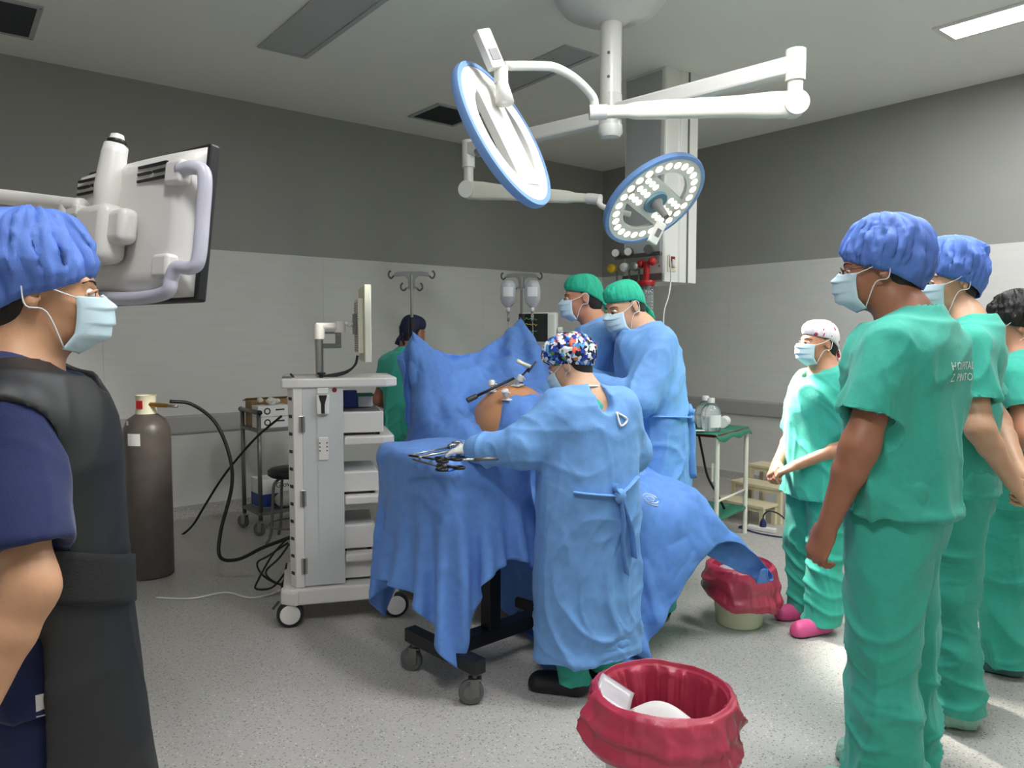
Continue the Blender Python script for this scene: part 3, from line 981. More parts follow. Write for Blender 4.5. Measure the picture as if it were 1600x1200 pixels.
    for k in range(4):
        a = k * PI / 2 + .4
        c_, s_ = math.cos(a), math.sin(a)
        MB().tube(bez([(.1 + c_ * .08, .05 + s_ * .08, zs - .03), (.1 + c_ * .13, .05 + s_ * .13, zs - .06), (.1 + c_ * .15, .05 + s_ * .15, zs - .12), (.1 + c_ * .17, .05 + s_ * .17, .12), (.1 + c_ * .21, .05 + s_ * .21, .012)], 5), .011, 8).build('leg', 'dull_steel', st, smooth=True)
    MB().lathe([(.165, .13), (.172, .137), (.179, .13), (.172, .123), (.165, .13)], (.1, .05, 0), n=30).build('foot_ring', 'dull_steel', st, smooth=True)
trolley()

# ------------------------------------------------------------------ wall socket
def wall_socket():
    r = ray(512, 531)
    # intersect with left wall plane
    o = Vector((0, 0, CH)); k = (CO - o).dot(Vv) / r.dot(Vv)
    p = o + r * (k - .0)
    p = p - Vv * .0075
    t = thing('wall_socket', 'steel wall socket plate behind the white equipment cart', 'socket', p, rot_room)
    MB().box((0, -.004, 0), (.26, .008, .15)).build('plate', 'dull_steel', t, bevel=.003)
    MB().box((0, -.012, .01), (.13, .012, .09)).build('outlet', 'white_plastic', t, bevel=.003)
    for sx in (-1, 1):
        for sz in (-1, 1):
            MB().cyl((sx * .1, -.012, sz * .05), (sx * .1, -.007, sz * .05), .006, n=10).build('screw', 'steel', t)
wall_socket()
# ------------------------------------------------------------------ signed-distance modelling of bodies and clothes
def _hash(ix, iy, iz, seed):
    h = (ix * 374761393 + iy * 668265263 + iz * 2147483647 + seed * 1274126177) & 0xFFFFFFFF
    h = ((h ^ (h >> 13)) * 1274126177) & 0xFFFFFFFF
    return ((h ^ (h >> 16)) & 0xFFFF) / 65535.0
def vnoise(P, seed=0):
    """smooth value noise in -1..1 for an (n,3) array"""
    I = np.floor(P).astype(np.int64); f = P - I
    f = f * f * f * (f * (f * 6 - 15) + 10)
    out = 0
    for dx in (0, 1):
        for dy in (0, 1):
            for dz in (0, 1):
                w = (f[:, 0] if dx else 1 - f[:, 0]) * (f[:, 1] if dy else 1 - f[:, 1]) * (f[:, 2] if dz else 1 - f[:, 2])
                out = out + w * _hash(I[:, 0] + dx, I[:, 1] + dy, I[:, 2] + dz, seed)
    return out * 2 - 1
def ridge(P, seed=0, p=2.0):
    n = vnoise(P, seed)
    return np.clip(1 - np.abs(n) * 1.6, 0, 1) ** p

class Field:
    def __init__(s, lo, hi, h):
        s.h = h; s.lo = np.array(lo, float)
        s.n = np.ceil((np.array(hi, float) - s.lo) / h).astype(int) + 1
        s.D = np.full(s.n, 9.0, dtype=np.float32)
    def region(s, lo, hi):
        a = np.clip(np.floor((np.array(lo) - s.lo) / s.h).astype(int), 0, s.n)
        b = np.clip(np.ceil((np.array(hi) - s.lo) / s.h).astype(int) + 1, 0, s.n)
        if np.any(b <= a): return None
        sl = tuple(slice(a[i], b[i]) for i in range(3))
        ax = [s.lo[i] + np.arange(a[i], b[i]) * s.h for i in range(3)]
        X, Y, Z = np.meshgrid(*ax, indexing='ij')
        return sl, np.stack((X, Y, Z), -1)
    def put(s, fn, lo, hi, k=0.02, mode='add'):
        m = 0.03 + k
        r = s.region(np.array(lo) - m, np.array(hi) + m)
        if r is None: return s
        sl, P = r
        d = fn(P).astype(np.float32); D = s.D[sl]
        if mode == 'add':
            h = np.maximum(k - np.abs(D - d), 0) / k
            s.D[sl] = np.minimum(D, d) - h * h * k * .25
        elif mode == 'sub':
            d = -d
            h = np.maximum(k - np.abs(D - d), 0) / k
            s.D[sl] = np.maximum(D, d) + h * h * k * .25
        return s
    # tapered limb between a and b; flat = (side vector, ratio) flattens across
    def limb(s, a, b, ra, rb, k=.02, flat=None, mode='add'):
        a = np.array(a, float); b = np.array(b, float); ba = b - a; L2 = max(1e-9, ba @ ba)
        def fn(P):
            q = P - a
            t = np.clip(q @ ba / L2, 0, 1)
            r = ra + (rb - ra) * t
            q = q - t[..., None] * ba
            if flat is not None:
                sv = np.array(flat[0], float); sv = sv / np.linalg.norm(sv)
                c = q @ sv
                q = q + (c * (1 / flat[1] - 1))[..., None] * sv
                return (np.sqrt((q * q).sum(-1)) - r) * min(1, flat[1])
            return np.sqrt((q * q).sum(-1)) - r
        R_ = max(ra, rb) * (max(1, flat[1]) if flat else 1)
        return s.put(fn, np.minimum(a, b) - R_, np.maximum(a, b) + R_, k, mode)
    def ell(s, c, r, Rm=None, k=.02, mode='add'):
        c = np.array(c, float); r = np.array(r, float)
        Q = None if Rm is None else np.array([list(x) for x in Rm])[:3, :3]
        def fn(P):
            q = P - c
            if Q is not None: q = q @ Q
            l = np.sqrt(((q / r) ** 2).sum(-1)); g = np.sqrt(((q / (r * r)) ** 2).sum(-1)) + 1e-9
            return l * (l - 1) / g
        m = r.max()
        return s.put(fn, c - m, c + m, k, mode)
    # stacked ellipses: rows of (z, cx, cy, rx, ry)
    def stack(s, rows, k=.02, mode='add', pw=2.0):
        T = np.array(rows, float); T = T[np.argsort(T[:, 0])]
        zz = np.linspace(T[0, 0], T[-1, 0], 200)
        # smooth interpolation
        cols = []
        for i in range(1, 5):
            y = np.interp(zz, T[:, 0], T[:, i])
            w = max(1, int(200 * .025 / max(1e-6, T[-1, 0] - T[0, 0])) * 2 + 1)
            yp = np.pad(y, w, mode='edge'); ker = np.hanning(2 * w + 3)[1:-1]; ker = ker / ker.sum()
            cols.append(np.convolve(yp, ker, 'same')[w:-w])
        def fn(P):
            z = P[..., 2]
            cx, cy, rx, ry = (np.interp(z, zz, c) for c in cols)
            q = (np.abs((P[..., 0] - cx) / rx) ** pw + np.abs((P[..., 1] - cy) / ry) ** pw) ** (1 / pw)
            d = (q - 1) * np.minimum(rx, ry)
            return np.maximum(d, np.maximum(z - T[-1, 0], T[0, 0] - z))
        lo = ((T[:, 1] - T[:, 3]).min(), (T[:, 2] - T[:, 4]).min(), T[0, 0])
        hi = ((T[:, 1] + T[:, 3]).max(), (T[:, 2] + T[:, 4]).max(), T[-1, 0])
        return s.put(fn, lo, hi, k, mode)
    def mesh(s, smooth=1):
        D = s.D; ins = D < 0
        n = np.array(D.shape)
        def corner(A, i, j, k): return A[i:n[0] - 1 + i, j:n[1] - 1 + j, k:n[2] - 1 + k]
        cnt = np.zeros(n - 1, np.int8)
        for i in (0, 1):
            for j in (0, 1):
                for k in (0, 1): cnt += corner(ins, i, j, k)
        act = np.argwhere((cnt > 0) & (cnt < 8))
        idx = -np.ones(n - 1, np.int64); idx[tuple(act.T)] = np.arange(len(act))
        acc = np.zeros((len(act), 3)); w = np.zeros(len(act))
        cs = [(i, j, k) for i in (0, 1) for j in (0, 1) for k in (0, 1)]
        for a in cs:
            for ax in range(3):
                if a[ax] == 1: continue
                b = list(a); b[ax] = 1
                va = D[act[:, 0] + a[0], act[:, 1] + a[1], act[:, 2] + a[2]]; vb = D[act[:, 0] + b[0], act[:, 1] + b[1], act[:, 2] + b[2]]
                x = (va < 0) != (vb < 0)
                t = np.where(x, va / (va - vb + 1e-12), 0)
                p = np.tile(np.array(a, float), (len(act), 1)); p[:, ax] += t
                acc[x] += p[x]; w[x] += 1
        V = s.lo + (act + acc / w[:, None]) * s.h
        faces = []
        for ax in range(3):
            sl0 = [slice(None)] * 3; sl1 = [slice(None)] * 3
            sl0[ax] = slice(0, n[ax] - 1); sl1[ax] = slice(1, n[ax])
            A = ins[tuple(sl0)]; B = ins[tuple(sl1)]
            e = np.argwhere(A != B)
            o1, o2 = [(1, 2), (2, 0), (0, 1)][ax]
            e = e[(e[:, o1] > 0) & (e[:, o2] > 0) & (e[:, o1] < n[o1] - 1) & (e[:, o2] < n[o2] - 1)]
            def cell(d1, d2):
                c = e.copy(); c[:, o1] -= d1; c[:, o2] -= d2
                return idx[tuple(c.T)]
            q = np.stack((cell(1, 1), cell(0, 1), cell(0, 0), cell(1, 0)), 1)
            fl = ~A[tuple(e.T)]
            q[fl] = q[fl][:, ::-1]
            faces.append(q)
        Fq = np.concatenate(faces)
        Fq = Fq[(Fq >= 0).all(1)]
        for _ in range(smooth): V = laplace(V, Fq, .5)
        return V, Fq
def laplace(V, Fq, a):
    S_ = np.zeros_like(V); c = np.zeros(len(V))
    for i in range(4):
        for j in ((i + 1) % 4, (i - 1) % 4):
            np.add.at(S_, Fq[:, i], V[Fq[:, j]]); np.add.at(c, Fq[:, i], 1)
    return V * (1 - a) + a * S_ / np.maximum(c, 1)[:, None]
def vnormals(V, Fq):
    n = np.cross(V[Fq[:, 2]] - V[Fq[:, 0]], V[Fq[:, 3]] - V[Fq[:, 1]])
    N = np.zeros_like(V)
    for i in range(4): np.add.at(N, Fq[:, i], n)
    return N / (np.linalg.norm(N, axis=1)[:, None] + 1e-12)
def folds(V, Fq, amp, seed, stretch=(5, 5, 1.6), diag=0.5, mask=None, p=2.2):
    """cloth folds: ridges drawn out along the hang of the cloth, some crossing"""
    N = vnormals(V, Fq)
    w = np.stack((vnoise(V * 2.1 + 5, seed + 9), vnoise(V * 2.1 + 11, seed + 8), vnoise(V * 2.1 + 17, seed + 7)), 1) * .16
    Q = V + w
    st = np.array(stretch, float)
    f = ridge(Q * st, seed, p) + .35 * ridge(Q * st * 1.9 + 3.1, seed + 1, p)
    D1 = np.stack((Q[:, 0] + .8 * Q[:, 2], Q[:, 1] - .5 * Q[:, 2], Q[:, 2] - .6 * Q[:, 0]), 1)
    f2 = ridge(D1 * np.array((3.0, 3.0, 8.0)), seed + 2, 2.6) + .3 * ridge(D1 * np.array((6., 6., 15.0)), seed + 5, 2.6)
    d = amp * ((f - .5) + diag * (f2 - .4))
    if mask is not None: d = d * mask
    return V + N * d[:, None]

# ------------------------------------------------------------------ a person
HB = 1.75
def Rz(a): return Matrix.Rotation(a, 3, 'Z')
def Rx(a): return Matrix.Rotation(a, 3, 'X')
def Ry(a): return Matrix.Rotation(a, 3, 'Y')

def hand_prims(f, wrist, elbow, palm_n, curl, side, sc=1.0, spread=.12, thumb_in=.5):
    """palm and five unequal bent fingers added to field f"""
    w = Vector(wrist); d = (w - Vector(elbow)).normalized()
    n = Vector(palm_n); n = (n - d * n.dot(d)).normalized()      # palm faces n
    s = d.cross(n).normalized() * side                           # towards the thumb
    def L(x, y, z): return w + s * x * sc + d * y * sc + n * z * sc
    f.limb(L(0, -.03, 0), L(0, .02, 0), .027 * sc, .028 * sc, .015, (n, .75))
    f.limb(L(.018, .03, 0), L(.022, .085, 0), .024 * sc, .02 * sc, .015, (n, .6))
    f.limb(L(-.016, .03, 0), L(-.022, .08, 0), .024 * sc, .019 * sc, .015, (n, .6))
    f.limb(L(.0, .03, .002), L(.0, .085, 0), .025 * sc, .02 * sc, .012, (n, .6))
    for i, (x, ln, c) in enumerate(((.031, .074, .9), (.0105, .084, 1.0), (-.0105, .078, 1.05), (-.031, .06, 1.1))):
        p = L(x, .088, 0); a = 0.0
        dirx = x * spread * 8
        for j, q in enumerate((.46, .30, .24)):
            a += curl * c * (.75, 1.0, .7)[j]
            dd = (d * math.cos(a) + n * math.sin(a) + s * dirx * math.cos(a) * .4).normalized()
            e = p + dd * ln * q * sc
            f.limb(p, e, (.0093, .0085, .0078)[j] * sc, (.0085, .0078, .0068)[j] * sc, .003)
            p = e
    p = L(.03, .02, .008); q = L(.052, .052, .008 + .02 * thumb_in); r_ = L(.052 - .02 * thumb_in, .082, .014 + .03 * thumb_in); t_ = L(.044 - .034 * thumb_in, .104, .018 + .036 * thumb_in)
    f.limb(p, q, .016 * sc, .0115 * sc, .01); f.limb(q, r_, .0115 * sc, .01 * sc, .003); f.limb(r_, t_, .01 * sc, .008 * sc, .003)

class Person:
    def __init__(s, label, loc, yaw, H=1.75, seed=1, pose=None, head=(0, 0, 0), build=1.0, bw=1.0, skin='skin_a', res=.0085, lean=0.0):
        s.k = H / HB; s.seed = seed; s.build = build; s.bw = bw; s.skin = skin; s.res = res
        s.t = thing('person', label, 'person', loc, yaw)
        J = dict(pel=(0, 0, .95), chest=(0, .0, 1.28), neck=(0, -.015, 1.475), head=(0, .02, 1.625),
                 shL=(-.172, -.01, 1.40), shR=(.172, -.01, 1.40), elL=(-.22, -.03, 1.13), elR=(.22, -.03, 1.13), wrL=(-.23, .05, .89), wrR=(.23, .05, .89),
                 hipL=(-.09, 0, .92), hipR=(.09, 0, .92), knL=(-.1, .015, .5), knR=(.1, .015, .5), anL=(-.105, -.02, .09), anR=(.105, -.02, .09))
        J.update(pose or {})
        s.J = {a: Vector(b) * s.k for a, b in J.items()}
        s.HR = Rz(head[0]) @ Rx(head[1]) @ Ry(head[2])
        s.hc = s.J['head']
    def hp(s, x, y, z):                                  # head-local point -> body
        return s.hc + s.HR @ (Vector((x, y, z)) * s.k)
    def HM(s):
        m = s.HR.to_4x4(); m.translation = s.hc
        return m @ Matrix.Scale(s.k, 4)
    def body(s, hands=None, bare_arm=1.0, legs=True, ear=True, glove=None):
        J = s.J; k = s.k; b = s.bw
        allp = [v for v in J.values()]
        lo = [min(p[i] for p in allp) - .16 for i in range(3)]; hi = [max(p[i] for p in allp) + .17 for i in range(3)]
        lo[2] = max(lo[2], 0.0)
        f = Field(lo, hi, s.res)
        # head
        H = s.HR
        def E(c, r, kk=.02, Rm=None, mode='add'): f.ell(s.hp(*c), np.array(r) * k, H if Rm is None else H @ Rm, kk * k, mode)
        E((0, -.012, .035), (.076, .095, .088))
        E((0, .03, -.02), (.063, .066, .085), .03)
        E((0, .045, -.075), (.044, .045, .036), .035)
        E((0, .076, .026), (.05, .018, .012), .016)                       # brow
        E((-.036, .062, -.03), (.026, .025, .024), .02); E((.036, .062, -.03), (.026, .025, .024), .02)
        for sx in (-1, 1): E((sx * .032, .098, .0), (.017, .016, .0125), .008, mode='sub')
        f.limb(s.hp(0, .088, .008), s.hp(0, .112, -.03), .008 * k, .013 * k, .012 * k)
        E((-.011, .1, -.034), (.009, .01, .008), .006); E((.011, .1, -.034), (.009, .01, .008), .006)
        E((0, .09, -.062), (.024, .012, .009), .01)
        if ear:
            for sx in (-1, 1):
                E((sx * .079, -.012, -.005), (.009, .02, .032), .006, Rx(R(-12)) @ Rz(R(sx * -18)))
                E((sx * .086, -.008, -.002), (.006, .011, .018), .005, mode='sub')
        # neck, torso
        f.limb(J['neck'] - Vector((0, 0, .03)) * k, s.hp(0, -.02, -.06), .06 * k * b, .054 * k * b, .03)
        f.limb(J['shL'] * .75 + J['neck'] * .25, J['shR'] * .75 + J['neck'] * .25, .055 * k * b, .055 * k * b, .05)
        f.limb(J['neck'], J['chest'], .085 * k, .11 * k, .06, (Vector((0, 1, 0)), .75))
        f.limb(J['chest'], J['pel'], .12 * k * s.build, .115 * k * s.build, .06, (Vector((0, 1, 0)), .75))
        for q in 'LR':
            f.limb(J['sh' + q], J['el' + q], .05 * k * b, .04 * k * b, .03)
            m_ = J['el' + q].lerp(J['wr' + q], .3)
            f.limb(J['el' + q], m_, .039 * k * b, .042 * k * b, .045); f.limb(m_, J['wr' + q], .041 * k * b, .027 * k, .015)
            if legs:
                f.limb(J['hip' + q], J['kn' + q], .08 * k, .055 * k, .04); f.limb(J['kn' + q], J['an' + q], .05 * k, .035 * k, .03)
        V, Fq = f.mesh(1)
        Vs, Fs = [V], [Fq]; n = len(V)
        for q, pn, curl, th in (hands or []):
            w = J['wr' + q]
            g = Field([w[i] - .22 for i in range(3)], [w[i] + .22 for i in range(3)], .0036)
            side = 1 if q == 'R' else -1
            e = J['el' + q]; dd = (w - e).normalized()
            g.limb(w - dd * .07 * k, w, .0305 * k * b, .027 * k, .01)
            hand_prims(g, w, e, pn, curl, side * 1.0, k, thumb_in=th)
            V2, F2 = g.mesh(1)
            if glove:
                np_obj('glove', V2, F2, glove, s.t); continue
            Vs.append(V2); Fs.append(F2 + n); n += len(V2)
        s.body_o = np_obj('body', np.concatenate(Vs), np.concatenate(Fs), s.skin, s.t)
        # eyes and brows
        for sx in (-1, 1):
            e = MB().sphere(s.hp(sx * .031, .084, .001), .0125 * k, 14, 10).build('eye', 'eye_white', s.t, smooth=True)
            MB().sphere(s.hp(sx * .031, .0905, .001), .0068 * k, 12, 8).build('iris', 'eye_dark', e, smooth=True)
            lid = [s.hp(sx * x, y, z) for x, y, z in ((.016, .093, .004), (.024, .099, .0095), (.033, .098, .0105), (.043, .09, .005), (.047, .084, .001))]
            MB().tube(bez(lid, 4), .0026 * k, 6).build('eyelid', s.skin, s.t, smooth=True)
            br = [s.hp(sx * x, y, z) for x, y, z in ((.012, .094, .022), (.025, .0935, .027), (.04, .086, .028), (.053, .073, .022))]
            MB().tube(bez(br, 4), [.0035 * k] * 9 + [.0025 * k] * 4, 6, flat=.6).build('eyebrow', 'brow', s.t, smooth=True)
        return s
    def hair(s, low=-.085, front=.01, m='hair_dark', r=1.0):
        f = Field([s.hc[i] - .2 for i in range(3)], [s.hc[i] + .2 for i in range(3)], .005)
        k = s.k; H = s.HR
        f.ell(s.hp(0, -.016, .033), np.array((.0785 * r, .0965 * r, .09)) * k, H, .02)
        f.ell(s.hp(0, -.05, -.03), np.array((.064, .056, .075)) * k, H, .03)
        Hn = np.array([list(x) for x in H]); c = np.array(s.hc)
        def cut(P):
            q = ((P - c) @ Hn) / k
            fr = front + np.where(q[..., 2] < .02, -.03, 0) + .25 * np.clip(q[..., 2] + .0, -.1, .03)
            return -np.maximum(q[..., 1] - fr, np.maximum(low - q[..., 2], -1)) * k
        f.put(cut, c - .25, c + .25, .006, 'sub')
        V, Fq = f.mesh(1)
        np_obj('hair', V, Fq, m, s.t)
    def cap(s, kind, m):
        k = s.k
        # rim height around the head (t = 0 at the face): front, side, nape
        if kind == 'bouffant': zf, zs, zn, rx, ry, top, puff, tuck = .038, -.006, -.07, .087, .106, .168, .016, .004
        elif kind == 'skull': zf, zs, zn, rx, ry, top, puff, tuck = .052, .03, -.035, .083, .103, .135, .004, .002
        else: zf, zs, zn, rx, ry, top, puff, tuck = .045, .006, -.05, .09, .113, .16, .02, .012
        nu, nv = 126, 36
        rs = random.Random(s.seed)
        ph = [rs.uniform(0, 6.28) for _ in range(8)]
        def fn(u, v):
            t = 2 * PI * u
            cf = math.cos(t)
            zr = zs + (zf - zs) * max(0, cf) ** 1.3 + (zn - zs) * max(0, -cf) ** 1.1
            a = v * PI / 2 * 1.0
            rr = math.sin(a) ** .8
            prof = 1 + (puff / .09) * math.sin(PI * min(1, v * 1.02)) ** 1.0 - (tuck / .09) * max(0, (v - .88) / .12) ** 2
            z = zr + (top - zr) * math.cos(a) ** .75
            pl = 0
            g = max(0, (v - .15) / .85) ** 1.3
            am = {'bouffant': .075, 'floral': .06}.get(kind, .012)
            pl += am * g * (math.sin(22 * t + 2 * math.sin(3 * t + ph[0])) * .5 + math.sin(37 * t + ph[1] + 3 * math.sin(2 * t)) * .4)
            pl += am * .7 * math.sin(5 * t + ph[2] + 4 * v) * math.sin(PI * v) * .5
            pl += am * .8 * math.sin(9 * t + ph[3] - 5 * v) * math.sin(PI * v) ** 2 * .5
            pl *= 1 - .75 * max(0, (v - .8) / .2)
            q = prof + pl
            x = math.sin(t) * rx * rr * q; y = cf * ry * rr * q - .012
            if kind != 'skull': y -= .02 * math.sin(PI * v) * (1.6 if kind == 'bouffant' else 1); z -= puff * 1.5 * max(0, -cf) * math.sin(PI * v ** 1.5)
            return s.HM() @ Vector((x, y, z))
        V = np.array([fn(i / nu, j / (nv - 1)) for j in range(nv) for i in range(nu)], float)
        I = np.arange(nu * nv).reshape(nv, nu); J_ = np.roll(I, -1, 1)
        Fq = np.stack((I[:-1], I[1:], J_[1:], J_[:-1]), -1).reshape(-1, 4)
        vv = np.repeat(np.linspace(0, 1, nv), nu)
        loc = (V - np.array(s.hc)) @ np.array([list(x) for x in s.HR]) / k
        th = np.arctan2(loc[:, 0], loc[:, 1] + .012)
        wp = vnoise(loc * 14, s.seed) * .5
        Q = np.stack((np.cos(th) * 4.5 + wp, np.sin(th) * 4.5 + wp, loc[:, 2] * 9), 1)
        am = {'bouffant': .013, 'floral': .008}.get(kind, .0035)
        dsp = am * (ridge(Q, s.seed, 1.3) + .6 * ridge(Q * np.array((2, 2, 1.2)), s.seed + 1, 1.2) + .5 * ridge(loc * 16, s.seed + 2, 1.2) - .15) * np.clip(vv * 2.2, .25, 1) * np.clip((1.03 - vv) * 9, .25, 1)
        nn = vnormals(V, Fq); sg = np.sign(((V - np.array(s.hp(0, -.01, .03))) * nn).sum(1)).mean()
        V = V + nn * (dsp * k)[:, None] * (1 if sg > 0 else -1)
        o = np_obj('surgical_cap', V, Fq, m, s.t)
        md = o.modifiers.new('solid', 'SOLIDIFY'); md.thickness = .0025; md.offset = 0
        if kind == 'skull':
            tb = MB()
            for sx in (-1, 1):
                tb.tube([s.hp(sx * .03, -.105, -.03), s.hp(sx * .012, -.122, -.045), s.hp(sx * .02, -.128, -.075), s.hp(sx * .035, -.122, -.11)], [.006 * k, .011 * k, .016 * k, .018 * k], 8, flat=.3)
            tb.sphere(s.hp(0, -.116, -.035), .016 * k, 10, 8)
            tb.build('cap_tie', m, o, smooth=True)
        return o
    def mask(s, m='mask_blue', ties=False):
        k = s.k
        def fn(u, v):
            a = (u - .5) * 2                       # -1..1 across
            z = -.006 - v * .108 + .007 * max(0, 1 - abs(a) * 2.0) * (1 - v)   # nose bridge -> under chin
            c = math.cos(a * 1.25)
            yb = .134 - .012 * (2 * v - .5) ** 2 - .07 * max(0, v - .7) * 2
            if v < .18: yb -= (.18 - v) * .12 * (1 if abs(a) < .35 else .3)
            x = math.sin(a * 1.2) * (.079 - .014 * v)
            y = .022 + (yb - .022) * max(0, c) ** .85
            y += .007 * (((v * 3.6 + .2) % 1) - .5) * max(0, 1 - abs(a) ** 2) * (1 if .08 < v < .9 else 0)
            return s.HM() @ Vector((x, y, z - .012 * (1 - abs(a)) * (v - .2)))
        o = MB().grid(fn, 29, 40).build('face_mask', m, s.t, smooth=True, solid=.002)
        for sx in (-1, 1):
            e0 = fn(.5 + sx * .49, .03); e1 = fn(.5 + sx * .49, .97)
            if ties:
                up = bez([e0, s.hp(sx * .088, .0, .03), s.hp(sx * .07, -.08, .05)], 5)
                dn = bez([e1, s.hp(sx * .075, -.02, -.06), s.hp(sx * .04, -.1, -.06)], 5)
            else:
                up = bez([e0, s.hp(sx * .084, .016, .008), s.hp(sx * .09, -.012, .026), s.hp(sx * .09, -.03, .012)], 5)
                dn = bez([e1, s.hp(sx * .077, .012, -.04), s.hp(sx * .088, -.022, -.03), s.hp(sx * .09, -.03, .012)], 5)
            MB().tube(up, .0016 * k, 6).build('ear_loop', 'mask_white', o, smooth=True)
            MB().tube(dn, .0016 * k, 6).build('ear_loop', 'mask_white', o, smooth=True)
        return o
    def torso_rows(s, z0, z1, pad=0.0, flare=0.0, lean=None):
        """torso sections following pelvis, chest, neck joints"""
        J = s.J; k = s.k; b = s.build; out = []
        tab = [(.0, .165, .115), (.45, .168, .118), (.55, .172, .122), (.62, .168, .118), (.70, .165, .115), (.76, .176, .122), (.79, .172, .12), (.815, .148, .11), (.84, .10, .09), (.86, .07, .07), (.90, .06, .06)]
        for i in range(25):
            z = (z0 + (z1 - z0) * i / 24)
            zn = z / HB
            rx = np.interp(zn, [a for a, _, _ in tab], [c for _, c, _ in tab]); ry = np.interp(zn, [a for a, _, _ in tab], [c for _, _, c in tab])
            bl = np.interp(zn, [.5, .6, .68, .78], [b, b, b, 1 + (b - 1) * .5])
            zz = z * k
            zs = [0, J['pel'].z, J['chest'].z, J['neck'].z]
            cx = np.interp(zz, zs, [J['pel'].x, J['pel'].x, J['chest'].x, J['neck'].x]); cy = np.interp(zz, zs, [J['pel'].y, J['pel'].y, J['chest'].y, J['neck'].y])
            fl = flare * max(0, (.95 - z)) 
            out.append((zz, cx, cy, (rx * bl + pad + fl) * k * s.bw ** .5, (ry * bl + pad + fl * .9) * k))
        return out
    def top(s, m, hem=.76, sleeve=.62, amp=.012, v_neck=True, pad=.016, slit=None, res=.0085, flare=.06):
        J = s.J; k = s.k
        f = Field([-.5, -.5, hem * k - .05], [.5, .5, 1.56 * k], res)
        f.stack(s.torso_rows(hem, 1.47, pad, flare), .03)
        tf_ = f; f = Field([-.5, -.5, hem * k - .05], [.5, .5, 1.56 * k], res)
        for q in 'LR':
            sh = J['sh' + q]; el = J['el' + q]; nk = J['neck']
            f.limb(nk + Vector((0, -.018, -.005)) * k, sh, .078 * k, .058 * k, .05)
            e = sh.lerp(el, sleeve); d = (el - sh).normalized()
            f.limb(sh, e, .066 * k * s.bw, .08 * k * s.bw, .045)
            # cut square at the hem of the sleeve, hollow it
            def plane(P, e=np.array(e), d=np.array(d)): return -((P - e) @ d)
            f.put(lambda P, e=np.array(e), d=np.array(d): np.maximum(-((P - e) @ d), np.linalg.norm(P - e, axis=-1) - .13), np.array(e) - .13, np.array(e) + .13, .004, 'sub')
            f.limb(e - d * .05, e + d * .1, .06 * k * s.bw, .064 * k * s.bw, .006, mode='sub')
        h_ = np.maximum(.045 - np.abs(tf_.D - f.D), 0) / .045
        tf_.D = np.minimum(tf_.D, f.D) - h_ * h_ * .045 * .25
        f = tf_
        # neck opening
        nk = J['neck']
        f.limb(nk + Vector((0, -.01, .0)) * k, nk + Vector((0, .0, .12)) * k, .068 * k, .09 * k, .01, mode='sub')
        if v_neck:
            f.limb(nk + Vector((0, .08, .0)) * k, nk + Vector((0, .13, -.12)) * k, .055 * k, .01 * k, .01, mode='sub')
        # hollow the hem
        rows = s.torso_rows(hem - .02, hem + .1, pad - .019, flare)
        f.stack(rows, .004, 'sub')
        if slit:
            for (sx, y) in slit:
                f.limb(Vector((sx * .3, y, hem - .03)) * k, Vector((sx * .1, y, hem - .03)) * k, .012 * k, .012 * k, .004, mode='sub')
                f.limb(Vector((sx * .22, y, hem - .03)) * k, Vector((sx * .2, y, hem + .11)) * k, .016 * k, .001 * k, .004, mode='sub')
        V, Fq = f.mesh(2)
        z = V[:, 2] / k
        mk = np.clip(1.25 - (z - hem) * .9, .35, 1.2) * np.clip((1.5 - z) / .08, .15, 1)
        V = folds(V, Fq, amp, s.seed, (6, 6, 1.7), .55, mk)
        s.top_o = np_obj('scrub_top', V, Fq, m, s.t)
        return s.top_o
    def pants(s, m, waist=1.0, amp=.011, hem=.045, wide=1.0, res=.0085):
        J = s.J; k = s.k; b = s.build
        lo = min(J['anL'].x, J['anR'].x) - .2; hi = max(J['anL'].x, J['anR'].x) + .2
        ylo = min(J[q].y for q in ('anL', 'anR', 'knL', 'knR', 'pel')) - .25; yhi = max(J[q].y for q in ('anL', 'anR', 'knL', 'knR', 'pel')) + .25
        f = Field([min(lo, -.3), ylo, 0.004], [max(hi, .3), yhi, (waist + .05) * k], res)
        rows = [(z * k, J['pel'].x, J['pel'].y, r1 * b * k, r2 * b * k) for z, r1, r2 in ((.80, .165, .12), (.88, .178, .128), (.95, .17, .122), (waist, .155, .115))]
        f.stack(rows, .04)
        for q in 'LR':
            h_, kn, an = J['hip' + q], J['kn' + q], J['an' + q]
            an2 = Vector((an.x, an.y, hem * k + .0))
            f.limb(h_, kn, .105 * k * b, .09 * k * wide, .03); f.limb(kn, an2 + (an2 - kn).normalized() * .08, .083 * k * wide, .094 * k * wide, .03)
            f.put(lambda P: P[..., 2] * 1.0 - hem * k, (an.x - .2, an.y - .2, -.1), (an.x + .2, an.y + .2, hem * k), .004, 'sub') if False else None
        def flr(P): return (P[..., 2] - hem * k)
        f.put(flr, (min(lo, -.3), ylo, 0), (max(hi, .3), yhi, hem * k), .004, 'sub')
        for q in 'LR':
            kn, an = J['kn' + q], J['an' + q]
            f.limb(Vector((an.x, an.y, -.02)), Vector((an.x, an.y, hem * k + .03)), .072 * k * wide, .06 * k * wide, .005, mode='sub')
        V, Fq = f.mesh(2)
        z = V[:, 2] / k
        mk = np.clip(.55 + 1.1 * np.exp(-((z - .42) / .16) ** 2) + .9 * np.exp(-((z - .12) / .1) ** 2), .3, 1.6)
        V = folds(V, Fq, amp, s.seed + 40, (6, 6, 1.8), .75, mk)
        return np_obj('scrub_trousers', V, Fq, m, s.t)
